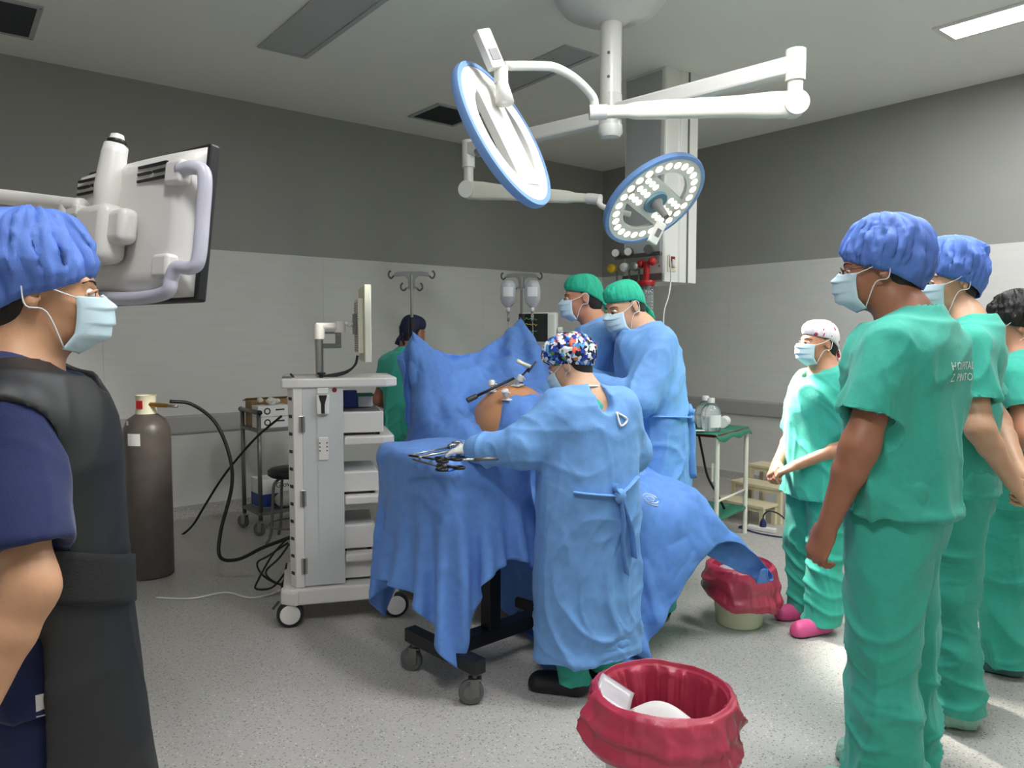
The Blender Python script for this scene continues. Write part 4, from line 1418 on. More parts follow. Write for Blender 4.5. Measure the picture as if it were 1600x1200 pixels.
    def gown(s, m, hem=.32, amp=.013, pad=.03, flare=.09, res=.0095, cuff=True, fat=1.0, back_open=False):
        J = s.J; k = s.k
        xs = [J[a].x for a in J]; ys = [J[a].y for a in J]
        f = Field([min(xs) - .2, min(ys) - .3, hem * k - .05], [max(xs) + .2, max(ys) + .3, 1.58 * k], res)
        f.stack(s.torso_rows(hem, 1.47, pad, flare), .03)
        for q in 'LR':
            sh = J['sh' + q]; el = J['el' + q]; nk = J['neck']; wr = J['wr' + q]
            f.limb(nk + Vector((0, -.018, -.005)) * k, sh, .08 * k, .064 * k, .05)
            f.limb(sh, el, .08 * k * s.bw, .078 * k * s.bw * fat, .05)
            w2 = el.lerp(wr, .93)
            f.limb(el, w2, .076 * k * s.bw * fat, .056 * k * s.bw * fat, .03)
        nk = J['neck']
        f.limb(nk + Vector((0, -.0, .005)) * k, nk + Vector((0, .01, .12)) * k, .066 * k, .09 * k, .01, mode='sub')
        if back_open: f.limb(nk + Vector((.02, -.06, .02)) * k, nk + Vector((.045, -.15, -.035)) * k, .05 * k, .045 * k, .01, mode='sub')
        f.stack(s.torso_rows(hem - .02, hem + .1, pad - .02, flare), .004, 'sub')
        V, Fq = f.mesh(2)
        z = V[:, 2] / k
        mk = np.clip(1.4 - (z - hem) * .55, .6, 1.4) * np.clip((1.5 - z) / .08, .15, 1)
        V = folds(V, Fq, amp, s.seed + 70, (6.5, 6.5, 1.2), .5, mk, 3.0)
        o = np_obj('gown', V, Fq, m, s.t)
        s.gown_o = o
        nk = J['neck']
        MB().tube([nk + Vector((math.cos(a) * .071, -.004 + math.sin(a) * .073, .036 - .016 * math.sin(a))) * k for a in np.linspace(0, 2 * PI, 25)], .0055 * k, 8).build('neckline_trim', 'mask_white', o, smooth=True)
        if cuff:
            for q in 'LR':
                el = J['el' + q]; wr = J['wr' + q]; d = (wr - el).normalized()
                MB().tube([wr - d * .05, wr - d * .02, wr + d * .015], [.047 * k, .042 * k, .036 * k], 18).build('cuff', 'mask_white', s.t, smooth=True)
        return o
    def shoes(s, m, kind='clog', lift=0.0, size=1.0, turn=0.0):
        J = s.J; k = s.k * size
        for q in 'LR':
            an = J['an' + q]
            sx = -1 if q == 'L' else 1
            f = Field((an.x - .13, an.y - .17, 0.0), (an.x + .13, an.y + .3, .2), .006)
            f.limb(Vector((an.x, an.y - .02 * k, .05 * k)), Vector((an.x + sx * .012, an.y + .15 * k, .042 * k)), .046 * k, .046 * k, .02)
            f.limb(Vector((an.x, an.y - .02 * k, .03 * k)), Vector((an.x + sx * .015, an.y + .165 * k, .025 * k)), .042 * k, .04 * k, .03)
            f.limb(Vector((an.x, an.y, .05 * k)), Vector((an.x, an.y - .005, .1 * k)), .045 * k, .042 * k, .03)
            if kind == 'cover':
                f.limb(Vector((an.x, an.y - .01, .09 * k)), Vector((an.x, an.y, .13 * k)), .055 * k, .062 * k, .03)
            f.put(lambda P: P[..., 2] - .006, (an.x - .2, an.y - .3, -.05), (an.x + .2, an.y + .3, .006), .004, 'sub')
            V, Fq = f.mesh(1)
            if kind == 'cover':
                V = folds(V, Fq, .006, s.seed + 3, (24, 24, 24), .6)
            V[:, 2] = np.maximum(V[:, 2], .002)
            if turn:
                c_, s_ = math.cos(turn), math.sin(turn); x, y = V[:, 0] - an.x, V[:, 1] - an.y
                V[:, 0], V[:, 1] = an.x + x * c_ - y * s_, an.y + x * s_ + y * c_
            np_obj({'clog': 'clog', 'cover': 'shoe_cover'}.get(kind, 'shoe'), V, Fq, m, s.t)

def back_caster(o):
    bv = BVHTree.FromPolygons([v.co[:] for v in o.data.vertices], [q.vertices[:] for q in o.data.polygons])
    def f(x, z, off=.012):
        h = bv.ray_cast(Vector((x, -1, z)), Vector((0, 1, 0)))
        return (h[0] + Vector((0, -off, 0))) if h[0] is not None else Vector((x, -.16, z))
    return f
def gown_ties(o, xk, zk, s=1.0):
    on_back = back_caster(o)
    tie = MB()
    tie.tube(bez([on_back(xk + x, zk + .12 * abs(x)) for x in (-.19, -.14, -.09, -.04, 0)], 3), .012 * s, 8, flat=.4)
    tie.tube(bez([on_back(xk + x, zk + .5 * x) for x in (0, .04, .08, .12)], 3), .012 * s, 8, flat=.4)
    tie.sphere(on_back(xk, zk, .018), .026 * s, 12, 8, (1, .8, 1.2))
    for pts in ([(0, 0), (.015, -.1), (.02, -.2), (.045, -.33)], [(0, 0), (.03, -.07), (.07, -.16), (.09, -.27)], [(0, 0), (-.025, .03), (-.02, .05)]):
        tie.tube(bez([on_back(xk + x, zk + z, .016) for x, z in pts], 5), .019 * s, 8, flat=.22)
    tie.build('waist_tie', 'gown_blue', o, smooth=True)
# ------------------------------------------------------------------ the people
def at(px, d, z=0.0):
    p = PD(px, 527, d); return Vector((p.x, p.y, z))
def glasses(p):
    k = p.k
    g = MB()
    for sx in (-1, 1):
        ring = [p.hp(sx * (.032 + .021 * math.cos(a)), .106 - .006 * abs(math.cos(a)), .0 + .017 * math.sin(a)) for a in np.linspace(0, 2 * PI, 17)]
        g.tube(ring, .0017 * k, 6)
        g.tube([p.hp(sx * .053, .1, .006), p.hp(sx * .078, .07, .008), p.hp(sx * .086, -.01, .008), p.hp(sx * .084, -.03, -.008)], .0017 * k, 6)
    g.tube([p.hp(-.011, .107, .004), p.hp(0, .11, .006), p.hp(.011, .107, .004)], .0017 * k, 6)
    g.build('glasses', 'black_plastic', p.t, smooth=True)
def lettering(p, o, lines, y_dir, cx, zs, size):
    """white print laid on the cloth of garment o"""
    bv = BVHTree.FromPolygons([v.co[:] for v in o.data.vertices], [q.vertices[:] for q in o.data.polygons])
    for txt, z in zip(lines, zs):
        me = text_mesh(txt, size, 0)
        for v in me.vertices:
            # seen from behind (looking along +y of the person): x runs to the right
            px = cx + v.co.x * (1 if y_dir > 0 else -1); pz = z + v.co.y
            h = bv.ray_cast(Vector((px, -y_dir * 1.0, pz)), Vector((0, y_dir, 0)))
            if h[0] is not None: v.co = h[0] - Vector((0, y_dir * .0025, 0))
            else: v.co = (px, 0, pz)
        me.materials.append(M['letter_white'])
        link(bpy.data.objects.new('lettering', me), o)

def person_tall():
    p = Person('tall man in green scrubs with printed back, blue bouffant cap and glasses', at(1410, 2.42), R(52), 1.84, 11,
               dict(elL=(-.26, .05, 1.12), wrL=(-.25, .135, .875), elR=(.25, -.03, 1.13), wrR=(.24, .06, .9), head=(0, .072, 1.63)), head=(R(14), R(-4), 0), build=1.16, bw=1.14, skin='skin_b', res=.0068)
    p.body(hands=[('L', (.9, -.5, 0), .75, .7), ('R', (-1, .1, 0), .6, .5)])
    p.hair(); p.cap('bouffant', 'cap_blue'); p.mask(); glasses(p)
    o = p.top('scrub_green', hem=.915, slit=[(-1, .03)], amp=.023, pad=.03, flare=.14, sleeve=.72)
    lettering(p, o, ('HOSPITAL', 'Z. PINTO'), 1, -.05, (1.345 * p.k, 1.312 * p.k), .034)
    p.pants('scrub_green', amp=.018, wide=1.26); p.shoes('shoe_cover', 'cover')
    return p
def person_clasped():
    p = Person('man in green scrubs with hands clasped behind his back and shoe covers', at(1504, 2.97), R(62), 1.83, 23,
               dict(elL=(-.25, -.05, 1.12), wrL=(-.15, -.16, .93), elR=(.24, -.14, 1.1), wrR=(-.02, -.2, .93), head=(0, .06, 1.64)), head=(R(36), R(-5), 0), build=1.0, bw=1.0, skin='skin_c')
    p.body(hands=[('L', (0, -1, .2), .8, .6), ('R', (-.4, 1, .2), .9, .6)])
    p.hair(); p.cap('bouffant', 'cap_blue'); p.mask()
    p.top('scrub_green', hem=.86, amp=.016, pad=.02, flare=.1, sleeve=.7)
    p.pants('scrub_green', amp=.015, wide=1.1, hem=.06); p.shoes('shoe_cover', 'cover', size=1.1)
def person_edge():
    p = Person('person in green scrubs with dark curly hair and hand on hip', at(1592, 3.4), R(50), 1.67, 31,
               dict(elL=(-.34, -.08, 1.14), wrL=(-.2, .06, 1.05), elR=(.34, -.08, 1.14), wrR=(.2, .06, 1.05)), head=(R(15), R(-8), 0), skin='skin_d', build=1.1)
    p.body(hands=[('L', (1, 0, -.2), .5, .3)])
    p.cap('bouffant', 'hair_dark').name = 'hair'
    p.mask(ties=True)
    p.top('scrub_green', hem=.80, amp=.016, pad=.03, flare=.1)
    p.pants('scrub_green', amp=.015, wide=1.15); p.shoes('shoe_grey', 'shoe')
def person_short():
    p = Person('short woman in green scrubs and heart-print cap, hands folded in front', at(1286, 3.9), R(106), 1.57, 43,
               dict(elL=(-.25, .0, 1.09), wrL=(-.07, .22, .955), elR=(.25, .0, 1.09), wrR=(.07, .24, .94), anL=(-.11, .05, .09), head=(0, .03, 1.635)), head=(R(-6), R(2), 0), skin='skin_d', build=1.2, bw=1.05)
    p.body(hands=[('L', (.3, .2, -1), .6, .5), ('R', (-.3, -.6, -.6), .8, .4)])
    p.hair(low=-.11); p.cap('skull', 'heart_cap'); p.mask()
    p.top('scrub_green', hem=.76, amp=.016, pad=.03, flare=.12, sleeve=.85)
    p.pants('scrub_green', amp=.014, wide=1.15); p.shoes('shoe_pink')
    MB().sphere(p.hp(-.086, -.012, -.04), .006, 10, 8).build('earring', 'gold', p.t, smooth=True)
def surgeon_far():
    p = Person('surgeon in blue gown and green cap standing upright behind the other surgeon', at(938, 4.50), R(84), 1.86, 52,
               dict(elL=(-.185, .12, 1.12), wrL=(-.1, .33, 1.10), elR=(.22, .1, 1.12), wrR=(.12, .33, 1.08), head=(0, .10, 1.625), neck=(0, .02, 1.47)), head=(R(4), R(-4), 0), skin='skin_d', build=1.05)
    p.body(); p.hair(); p.cap('skull', 'cap_green'); p.mask()
    p.gown('gown_blue', hem=.45, cuff=True, flare=.04, pad=.025); p.pants('scrub_green'); p.shoes('shoe_black')
def surgeon_near():
    p = Person('surgeon in blue gown and green cap looking down, gown tied at the back', at(1024, 4.12), R(84), 1.83, 61,
               dict(elL=(-.29, .1, 1.13), wrL=(-.17, .38, 1.22), elR=(.17, .15, 1.13), wrR=(.06, .36, 1.22), head=(-.02, .16, 1.59), neck=(0, .055, 1.46), chest=(0, .03, 1.28)), head=(R(32), R(-20), 0), skin='skin_c', build=1.22, bw=1.12)
    p.body(hands=[('L', (0, -.3, -1), .5, .4)], glove='glove'); p.hair(); p.cap('skull', 'cap_green'); p.mask()
    o = p.gown('gown_blue', hem=.5, pad=.036, flare=.05, amp=.016)
    p.pants('scrub_green'); p.shoes('shoe_black')
    gown_ties(o, -.1, 1.03 * p.k)
def scrub_nurse():
    g = PZ(918, 1076, 0)
    p = Person('scrub nurse in blue gown and floral cap reaching over the instrument table', g, R(22), 1.51, 73,
               dict(elL=(-.34, .02, 1.22), wrL=(-.53, .17, 1.20), elR=(.27, .1, 1.16), wrR=(.12, .32, 1.1), head=(-.06, .10, 1.60), neck=(-.015, .03, 1.455), chest=(0, .01, 1.27),
                    anL=(-.09, -.02, .09), anR=(.13, .05, .09)), head=(R(46), R(-26), 0), skin='skin_c', build=1.22, bw=1.14)
    p.body(hands=[('L', (0, .2, -1), .35, .4)], glove='glove'); p.hair(low=-.1); p.cap('floral', 'floral'); p.mask()
    o = p.gown('gown_blue', hem=.19, pad=.04, flare=.03, amp=.014, res=.009, fat=1.25, back_open=True)
    s = p.k
    # scrub collar showing above the gown, neck ties and waist tie
    f = Field([-.25, -.25, 1.3 * s], [.25, .25, 1.5 * s], .007)
    f.limb(p.J['neck'] + Vector((0, -.02, -.05)), p.J['neck'] + Vector((0, -.005, .015)), .1 * s, .073 * s, .02)
    f.limb(p.J['neck'] + Vector((0, 0, -.0)), p.J['neck'] + Vector((0, .01, .1)), .066 * s, .08 * s, .006, mode='sub')
    V, Fq = f.mesh(1)
    np_obj('scrub_collar', V, Fq, 'scrub_green', p.t)
    gown_ties(o, .05, 1.0 * s)
    on_back = back_caster(o); nk = p.J['neck']
    a = on_back(.06, nk.z - .06, .006); b = on_back(.11, nk.z - .09, .008); c = on_back(.075, nk.z - .115, .008)
    MB().tube(bez([a, b, c, a], 5), .0045, 8).build('neck_tie', 'mask_white', o, smooth=True)
    p.pants('scrub_green', hem=.06, wide=.92); p.shoes('shoe_black', turn=R(48), size=1.08)
    MB().sphere(p.hp(-.088, -.012, -.035), .005, 8, 6).build('earring', 'gold', p.t, smooth=True)
def anaesthetist():
    p = Person('anaesthetist in green scrubs and navy cap standing behind the blue drape', at(640, 5.3), R(-22), 1.65, 84,
               dict(elL=(-.27, .0, 1.12), wrL=(-.18, .24, 1.0), elR=(.27, .0, 1.12), wrR=(.18, .24, 1.0), head=(0, .05, 1.62)), head=(R(-10), R(-12), 0), skin='skin_b', build=1.12)
    p.body(); p.hair(); c = p.cap('skull', 'cap_navy')
    p.top('scrub_green', hem=.8, pad=.025); p.pants('scrub_green'); p.shoes('shoe_black')
def person_apron():
    p = Person('woman in black lead apron over navy scrubs, blue bouffant cap and mask', at(42, 1.52), R(-66), 1.70, 95,
               dict(elR=(.27, .03, 1.10), wrR=(.31, -.07, .86), elL=(-.26, .02, 1.13), wrL=(-.2, .1, .9), head=(0, .03, 1.635)), head=(R(4), R(-2), 0), skin='skin_a', build=1.12, bw=1.0, res=.006)
    p.body(hands=[('R', (-1, 0, 0), .5, .4)])
    p.hair(low=-.1); p.cap('bouffant', 'cap_blue'); p.mask()
    p.top('scrub_navy', hem=.84, amp=.013, pad=.02, flare=.08, sleeve=.78)
    p.pants('scrub_navy', amp=.012, wide=1.1); p.shoes('shoe_black')
    k = p.k; J = p.J
    # lead apron: vest over front and back, long front skirt
    f = Field([-.4, -.36, .42 * k], [.4, .42, 1.56 * k], .0085)
    rows = [(z, x, y + .0, rx, ry) for z, x, y, rx, ry in p.torso_rows(.45, 1.47, .045, .14)]
    f.stack(rows, .03)
    for q in 'LR':
        f.limb(J['neck'].lerp(J['sh' + q], .3) + Vector((0, 0, -.012)), J['neck'].lerp(J['sh' + q], 1.0), .082 * k, .08 * k, .05)
    for q, sx in (('L', -1), ('R', 1)):
        sh = J['sh' + q]
        f.limb(sh + Vector((sx * .06, .0, -.05)), sh + Vector((sx * .2, .02, -.08)), .078 * k, .12 * k, .01, mode='sub')
        f.limb(sh + Vector((sx * .05, .0, -.06)), sh + Vector((sx * .08, .02, -.24)), .08 * k, .085 * k, .012, mode='sub')
    f.limb(J['neck'] + Vector((0, -.01, .0)), J['neck'] + Vector((0, .0, .12)), .078 * k, .11 * k, .01, mode='sub')
    f.limb(J['neck'] + Vector((0, .06, .0)), J['neck'] + Vector((0, .15, .02)), .06 * k, .06 * k, .01, mode='sub')
    def lower_back(P):                      # the skirt of the apron is open at the back and side
        return np.maximum(P[..., 1] - .035 - .25 * (.98 * k - P[..., 2]) * .0, P[..., 2] - .99 * k)
    f.put(lower_back, (-.45, -.45, .3), (.45, .05, 1.0 * k), .006, 'sub')
    inner = p.torso_rows(.44, .98, .026, .14)
    f.stack(inner, .004, 'sub')
    V, Fq = f.mesh(2)
    V = folds(V, Fq, .007, 97, (3.5, 3.5, 1.2), .4)
    np_obj('lead_apron', V, Fq, 'apron_black', p.t)
    # belt round the waist with its rounded end tab
    def belt(u, v):
        a = R(-150 + 255 * u); zc = 1.30 * k - .30 * k * u + .02 * max(0, u - .8)
        row = p.torso_rows(1.08, 1.1, .05, .14)[0]
        hw = .052 * k * (1 if u < .93 else max(.15, math.sqrt(max(0, 1 - ((u - .93) / .07) ** 2))))
        gath = .004 * math.sin(u * 150) * (1 if u < .55 else 0) * abs(2 * v - 1)
        return Vector((math.cos(a) * (row[3] + gath), math.sin(a) * (row[4] + .0 + gath), zc + (v - .5) * 2 * hw))
    MB().grid(belt, 110, 8).build('belt', 'elastic_black', p.t, smooth=True, solid=.009)
    row = p.torso_rows(.9, .92, .03, .1)[0]
    tg = MB().box((row[3] * .96, .03, .86 * k), (.004, .014, .04), Rz(R(12)))
    tg.build('care_tag', 'paper_white', p.t)
    nk = J['neck']
    MB().tube(bez([nk + Vector((math.cos(a) * .066, -.01 + math.sin(a) * .068, .012 - .025 * math.sin(a))) for a in np.linspace(0, 2 * PI, 13)], 3), .0022, 6).build('necklace', 'gold', p.t, smooth=True)
P7 = person_tall(); person_clasped(); person_edge(); person_short(); surgeon_far(); surgeon_near(); scrub_nurse(); anaesthetist(); person_apron()
# ------------------------------------------------------------------ white equipment cart (laparoscopy tower)
def cart():
    a = PZ(446, 980, 0); b = PZ(634, 962, 0)
    dx = (b - a).normalized()
    o = a + dx * .03
    t = thing('equipment_cart', 'white wheeled laparoscopy cart with shelves, silver side panel and monitor post', 'cart', (o.x, o.y, 0), math.atan2(dx.y, dx.x))
    zt = 1.245; D = .50
    # base
    MB().prism([(-.04, .0), (-.0, -.03), (.52, -.03), (.56, .01), (.56, D), (-.04, D)], .115, .20).build('base', 'cart_white', t, bevel=.012, seg=3)
    MB().prism([(-.05, -.01), (.02, -.05), (.04, -.05), (.04, .06), (-.05, .06)], .12, .195).build('base_corner', 'cart_white', t, bevel=.01)
    # column panel at the near side: chamfered white edge, silver panel
    MB().prism([(0, .05), (.028, .0), (.072, .0), (.072, .04), (.03, .06), (.03, D), (0, D)], .2, zt).build('side_post', 'cart_white', t, bevel=.004)
    MB().box((.175, .013, (zt + .2) / 2), (.205, .022, zt - .21)).build('side_panel', 'cart_silver', t, bevel=.002)
    MB().box((.175, .0005, (zt + .2) / 2), (.058, .006, zt - .22)).build('panel_groove', 'cart_silver', t)
    MB().box((.03, D - .02, (zt + .2) / 2), (.05, .03, zt - .21)).build('side_post', 'cart_white', t, bevel=.004)
    MB().box((.17, D - .012, (zt + .2) / 2), (.2, .02, zt - .21)).build('side_panel', 'cart_silver', t)
    slot = None
    for k in range(11):
        z = zt - .06 - k * .091
        if slot is None:
            s_ = MB().box((0, 0, 0), (.004, .03, .016)).build('vent_slot', 'black_plastic', t); slot = s_.data
        else: s_ = link(bpy.data.objects.new('vent_slot', slot), t)
        s_.location = (.0135, .025, z); s_.rotation_euler = (0, 0, R(29))
    for z in (zt - .19, zt - .575, zt - .93):
        h = MB().box((.07, -.003, z), (.03, .008, .085)).build('hinge', 'steel', t, bevel=.002)
        MB().cyl((.07, -.009, z - .04), (.07, -.009, z + .04), .006, n=8).build('hinge_pin', 'dull_steel', h)
    # latch and holder on the panel
    MB().box((.175, -.004, zt - .02), (.056, .008, .03)).build('latch', 'white_plastic', t, bevel=.003)
    hd = MB().prism([(-.03, -.05), (.03, -.05), (.034, .05), (-.034, .05)], -.012, .012, Matrix.Translation((.175, -.014, zt - .09)) @ Matrix.Rotation(R(90), 4, 'X')).build('holder', 'white_plastic', t, bevel=.006)
    MB().prism([(-.009, -.046), (.009, -.046), (.009, .0), (.022, .049), (-.022, .049), (-.009, .0)], -.002, .002, Matrix.Translation((.175, -.027, zt - .09)) @ Matrix.Rotation(R(90), 4, 'X')).build('holder_slot', 'black_plastic', hd)
    br = MB().box((.175, -.006, zt - .32), (.05, .008, .12)).build('bracket', 'white_plastic', t, bevel=.004)
    for z in (-.29, -.31, -.33):
        for sx in (-1, 1): MB().cyl((.175 + sx * .018, -.013, zt + z), (.175 + sx * .018, -.009, zt + z), .004, n=8).build('screw', 'dark_grey', br)
    MB().cyl((.235, -.001, zt - .017), (.235, .003, zt - .017), .012, n=20).build('round_sticker', 'red_dark', t)
    # shelves protruding to the front
    def shelf(z, x1, nm='shelf', th=.045):
        n = [(-.03, .0), (.05, -.012), (x1 - .06, -.012), (x1, .03), (x1, D - .03), (x1 - .06, D), (-.03, D)] if nm == 'top_shelf' else [(.28, .0), (x1 - .06, -.0), (x1, .04), (x1, D - .04), (x1 - .06, D), (.03, D), (.03, .07), (.28, .07)]
        return MB().prism(n, z - th, z).build(nm, 'cart_white', t, bevel=.01, seg=3)
    shelf(zt + .045, .56, 'top_shelf', .05)
    MB().lathe([(0, .001), (.035, .001), (.04, .004), (.045, .0)], (.49, .14, zt + .045), n=24, sx=1.3).build('cup_recess', 'white_plastic', t, smooth=True)
    for z in (.98, .665, .36): shelf(z, .545)
    MB().box((.0, .1, zt + .047), (.05, .16, .006)).build('cable_opening', 'mid_grey', t)
    kn = MB().lathe([(0, 0), (.01, 0), (.012, .012), (.022, .02), (.022, .028), (0, .03)], (.17, .02, zt + .045), n=18).build('clamp_knob', 'black_plastic', t, smooth=True, angle=40)
    # castors with white discs
    for x, y, yw in ((-.005, .03, 0), (.54, .03, 0), (-.005, D - .05, .3), (.54, D - .05, .3)):
        rot = Matrix.Rotation(yw, 4, 'Z'); rot.translation = Vector((x, y, 0.001))
        w = MB().lathe([(0, -.022), (.05, -.022), (.064, -.018), (.068, -.01), (.068, .01), (.064, .018), (.05, .022), (0, .022)], (0, -.03, .068), n=32, axis=(0, 1, 0)).build('wheel', 'rubber', t, smooth=True, tf=rot, angle=40)
        MB().lathe([(0, -.026), (.048, -.025), (.052, -.021), (.052, .021), (0, .024)], (0, -.03, .068), n=28, axis=(0, 1, 0)).build('wheel_disc', 'white_plastic', w, smooth=True, tf=rot, angle=40)
        MB().box((.0, -.005, .1), (.05, .03, .06)).build('caster_fork', 'cart_white', t, tf=rot, bevel=.008)
    MB().box((-.075, .0, .12), (.05, .02, .012), Ry(R(-50))).build('brake_pedal', 'dark_grey', t, bevel=.003)
    W4 = Matrix.Translation(t.location) @ Matrix.Rotation(t.rotation_euler.z, 4, 'Z')
    rz = t.rotation_euler.z
    def put(name, label, cat, loc, group=None): return thing(name, label, cat, W4 @ Vector(loc), rz, group)
    # devices on the shelves
    for nm, lb, z, h, x1 in (('insufflator', 'white box-shaped device with grey lid on the upper cart shelf', .98, .125, .47), ('light_source', 'white box-shaped device on the middle cart shelf', .665, .12, .44), ('video_processor', 'white box-shaped device on the lowest cart shelf', .36, .14, .42), ('power_unit', 'large white box-shaped unit standing on the cart base', .2, .11, .46)):
        d = put(nm, lb, 'medical device', (.3, .02, z + .001))
        L = x1 - .3
        MB().box((L / 2 - .02, .21, .014 + (h - .014) / 2), (L + .08, .36, h - .014)).build('case', 'cart_white', d, bevel=.006)
        MB().box((L / 2 - .02, .21, h + .002), (L + .05, .33, .004)).build('lid', 'mid_grey' if nm == 'insufflator' else 'cart_silver', d)
        for sx in (-.03, L - .02):
            for sy in (.06, .36): MB().cyl((sx + .01, sy, 0), (sx + .01, sy, .016), .012, n=10).build('foot', 'black_plastic', d)
        MB().box((L + .021, .21, .065), (.003, .3, .07)).build('front_panel', 'dark_grey', d)
    bx = put('supply_box', 'small blue and white medical supply box under the top cart shelf', 'box', (.33, .3, 1.113))
    MB().box((.0, .0, .045), (.07, .1, .09)).build('carton', 'box_blue', bx); MB().box((.08, .0, .03), (.08, .1, .06)).build('pack', 'paper_white', bx, bevel=.004)
    MB().box((.08, -.0, .066), (.09, .11, .012)).build('dark_strip', 'green_vinyl', bx)
    # monitor on its post
    m = put('cart_monitor', 'slim cream monitor seen edge-on, held by a post above the cart', 'monitor', (.165, .2, zt + .046))
    zp = PD(515, 515, o.y + .2).z - zt - .046
    MB().cyl((0, 0, 0), (0, 0, zp - .02), .021, n=20).build('post', 'steel', m, smooth=True, angle=40)
    MB().cyl((0, 0, zp - .05), (0, 0, zp + .03), .03, n=20).build('post_collar', 'white_plastic', m, smooth=True, angle=40)
    MB().bar((-.02, 0, zp + .02), (.09, 0, zp + .02), .045, .035).build('arm', 'white_plastic', m, bevel=.012)
    MB().cyl((.11, 0, zp - .015), (.11, 0, zp + .045), .03, n=20).build('arm_joint', 'white_plastic', m, smooth=True, angle=40)
    MB().bar((.1, 0, zp + .035), (.165, 0, zp + .035), .03, .016).build('tilt_arm', 'white_plastic', m, bevel=.004)
    MB().cyl((.165, -.03, zp + .03), (.165, .03, zp + .03), .016, n=14).build('tilt_joint', 'white_plastic', m, smooth=True)
    MB().box((.188, 0, zp + .03), (.016, .11, .11)).build('mount_plate', 'dull_steel', m)
    bs = MB().box((.211, 0, zp + .02), (.028, .30, .29)).build('back_housing', 'monitor_cream', m, bevel=.006)
    for k in range(22): MB().box((.1965, 0, zp - .11 + k * .012), (.003, .28, .004)).build('vent_rib', 'mid_grey', bs)
    MB().box((.2435, 0, zp + .03), (.036, .44, .405)).build('screen_housing', 'monitor_cream', m, bevel=.006)
    MB().box((.2625, 0, zp + .035), (.002, .4, .33)).build('screen', 'screen_dark', m)
    cb = MB()
    for k in range(3):
        cb.tube(bez([(.2, -.05 + k * .012, zp - .14), (.185, -.06 + k * .012, zp - .19), (.13, -.08, zp - .225 - k * .004), (.0, -.1, zp - .25 - k * .006), (-.1, -.11, zp - .28), (-.15, -.11, .02)], 6), .006, 8)
    cb.build('monitor_cable', 'black_cable', m, smooth=True)
    # loose cables behind the cart
    def cable(name, label, pts, r, m_='black_cable'):
        c0 = Vector((pts[0].x, pts[0].y, 0))
        ob = MB().tube([p - c0 for p in bez(pts, 8)], r, 8).build(name, m_, None, smooth=True)
        ob.location = c0
        return tag(ob, label, 'cable')
    cable('power_cable', 'thin white cable lying across the floor behind the cart', [PZ(244, 934, .006), PZ(300, 935, .006), PZ(352, 926, .006), PZ(392, 934, .006), PZ(430, 926, .01), PZ(446, 915, .05)], .0055, 'white_cable')
    for i, (lb, pts) in enumerate((('black cable drooping in a wide loop behind the cart', ((448, 842, 4.3), (425, 868, 4.3), (404, 905, 4.28), (400, 920, 4.27), (425, 918, 4.25), (446, 895, 4.22))),
                                   ('black cable hanging in a narrow loop behind the cart', ((450, 848, 4.32), (420, 868, 4.33), (402, 880, 4.33), (412, 900, 4.32), (440, 912, 4.25), (448, 880, 4.2))),
                                   ('black cable hanging close to the cart back', ((452, 850, 4.3), (436, 872, 4.3), (416, 892, 4.3), (422, 905, 4.28), (441, 915, 4.22))))):
        cable('power_cable', lb, [PD(x, y, d) for x, y, d in pts], .006)
cart()

# ------------------------------------------------------------------ cloth by relaxation (position-based)
def pbd(X, du, dv, pins, collide, steps=110, iters=10, g=.0016, bend=.25, damp=.965):
    X = X.astype(float); n, m, _ = X.shape
    Vl = np.zeros_like(X)
    W_ = np.ones((n, m, 1)); T = X.copy()
    for (i, j), p in pins.items(): W_[i, j] = 0; T[i, j] = p
    dd = math.hypot(du, dv)
    cons = [((slice(0, n - 1), slice(None)), (slice(1, n), slice(None)), du, 1.0), ((slice(None), slice(0, m - 1)), (slice(None), slice(1, m)), dv, 1.0),
            ((slice(0, n - 1), slice(0, m - 1)), (slice(1, n), slice(1, m)), dd, .6), ((slice(1, n), slice(0, m - 1)), (slice(0, n - 1), slice(1, m)), dd, .6),
            ((slice(0, n - 2), slice(None)), (slice(2, n), slice(None)), 2 * du, bend), ((slice(None), slice(0, m - 2)), (slice(None), slice(2, m)), 2 * dv, bend)]
    start = X.copy()
    for st in range(steps):
        r = min(1, (st + 1) / (steps * .4))
        P0 = X.copy()
        Vl = Vl * damp; Vl[..., 2] -= g
        X = X + Vl * W_
        for (i, j), p in pins.items(): X[i, j] = start[i, j] * (1 - r) + np.array(p) * r
        for it in range(iters):
            for A, B, L, k in cons:
                d = X[B] - X[A]
                l = np.sqrt((d * d).sum(-1, keepdims=True)) + 1e-9
                wa, wb = W_[A], W_[B]
                c = d / l * ((l - L) * k * .45) / np.maximum(wa + wb, 1e-6)
                X[A] += c * wa; X[B] -= c * wb
            X = np.where(W_ > 0, collide(X), X)
        Vl = (X - P0)
    return X
def col_box(c, ax, ay, half, r=.012):
    c = np.array(c, float); A = np.array([ax, ay, np.cross(ax, ay)], float); half = np.array(half, float)
    def f(X):
        q = (X - c) @ A.T
        e = half + r - np.abs(q)
        ins = (e > 0).all(-1)
        if not ins.any(): return X
        k = np.argmin(e, -1)
        s = np.zeros_like(q)
        np.put_along_axis(s, k[..., None], np.take_along_axis(e * np.sign(q), k[..., None], -1), -1)
        return X + (s @ A) * ins[..., None]
    return f
def col_cap(a, b, r):
    a = np.array(a, float); b = np.array(b, float); ba = b - a
    def f(X):
        t = np.clip((X - a) @ ba / (ba @ ba), 0, 1)
        q = X - a - t[..., None] * ba
        l = np.sqrt((q * q).sum(-1, keepdims=True)) + 1e-9
        return X + np.where(l < r, q / l * (r - l), 0)
    return f
def col_floor(z):
    def f(X):
        X = X.copy(); X[..., 2] = np.maximum(X[..., 2], z); return X
    return f
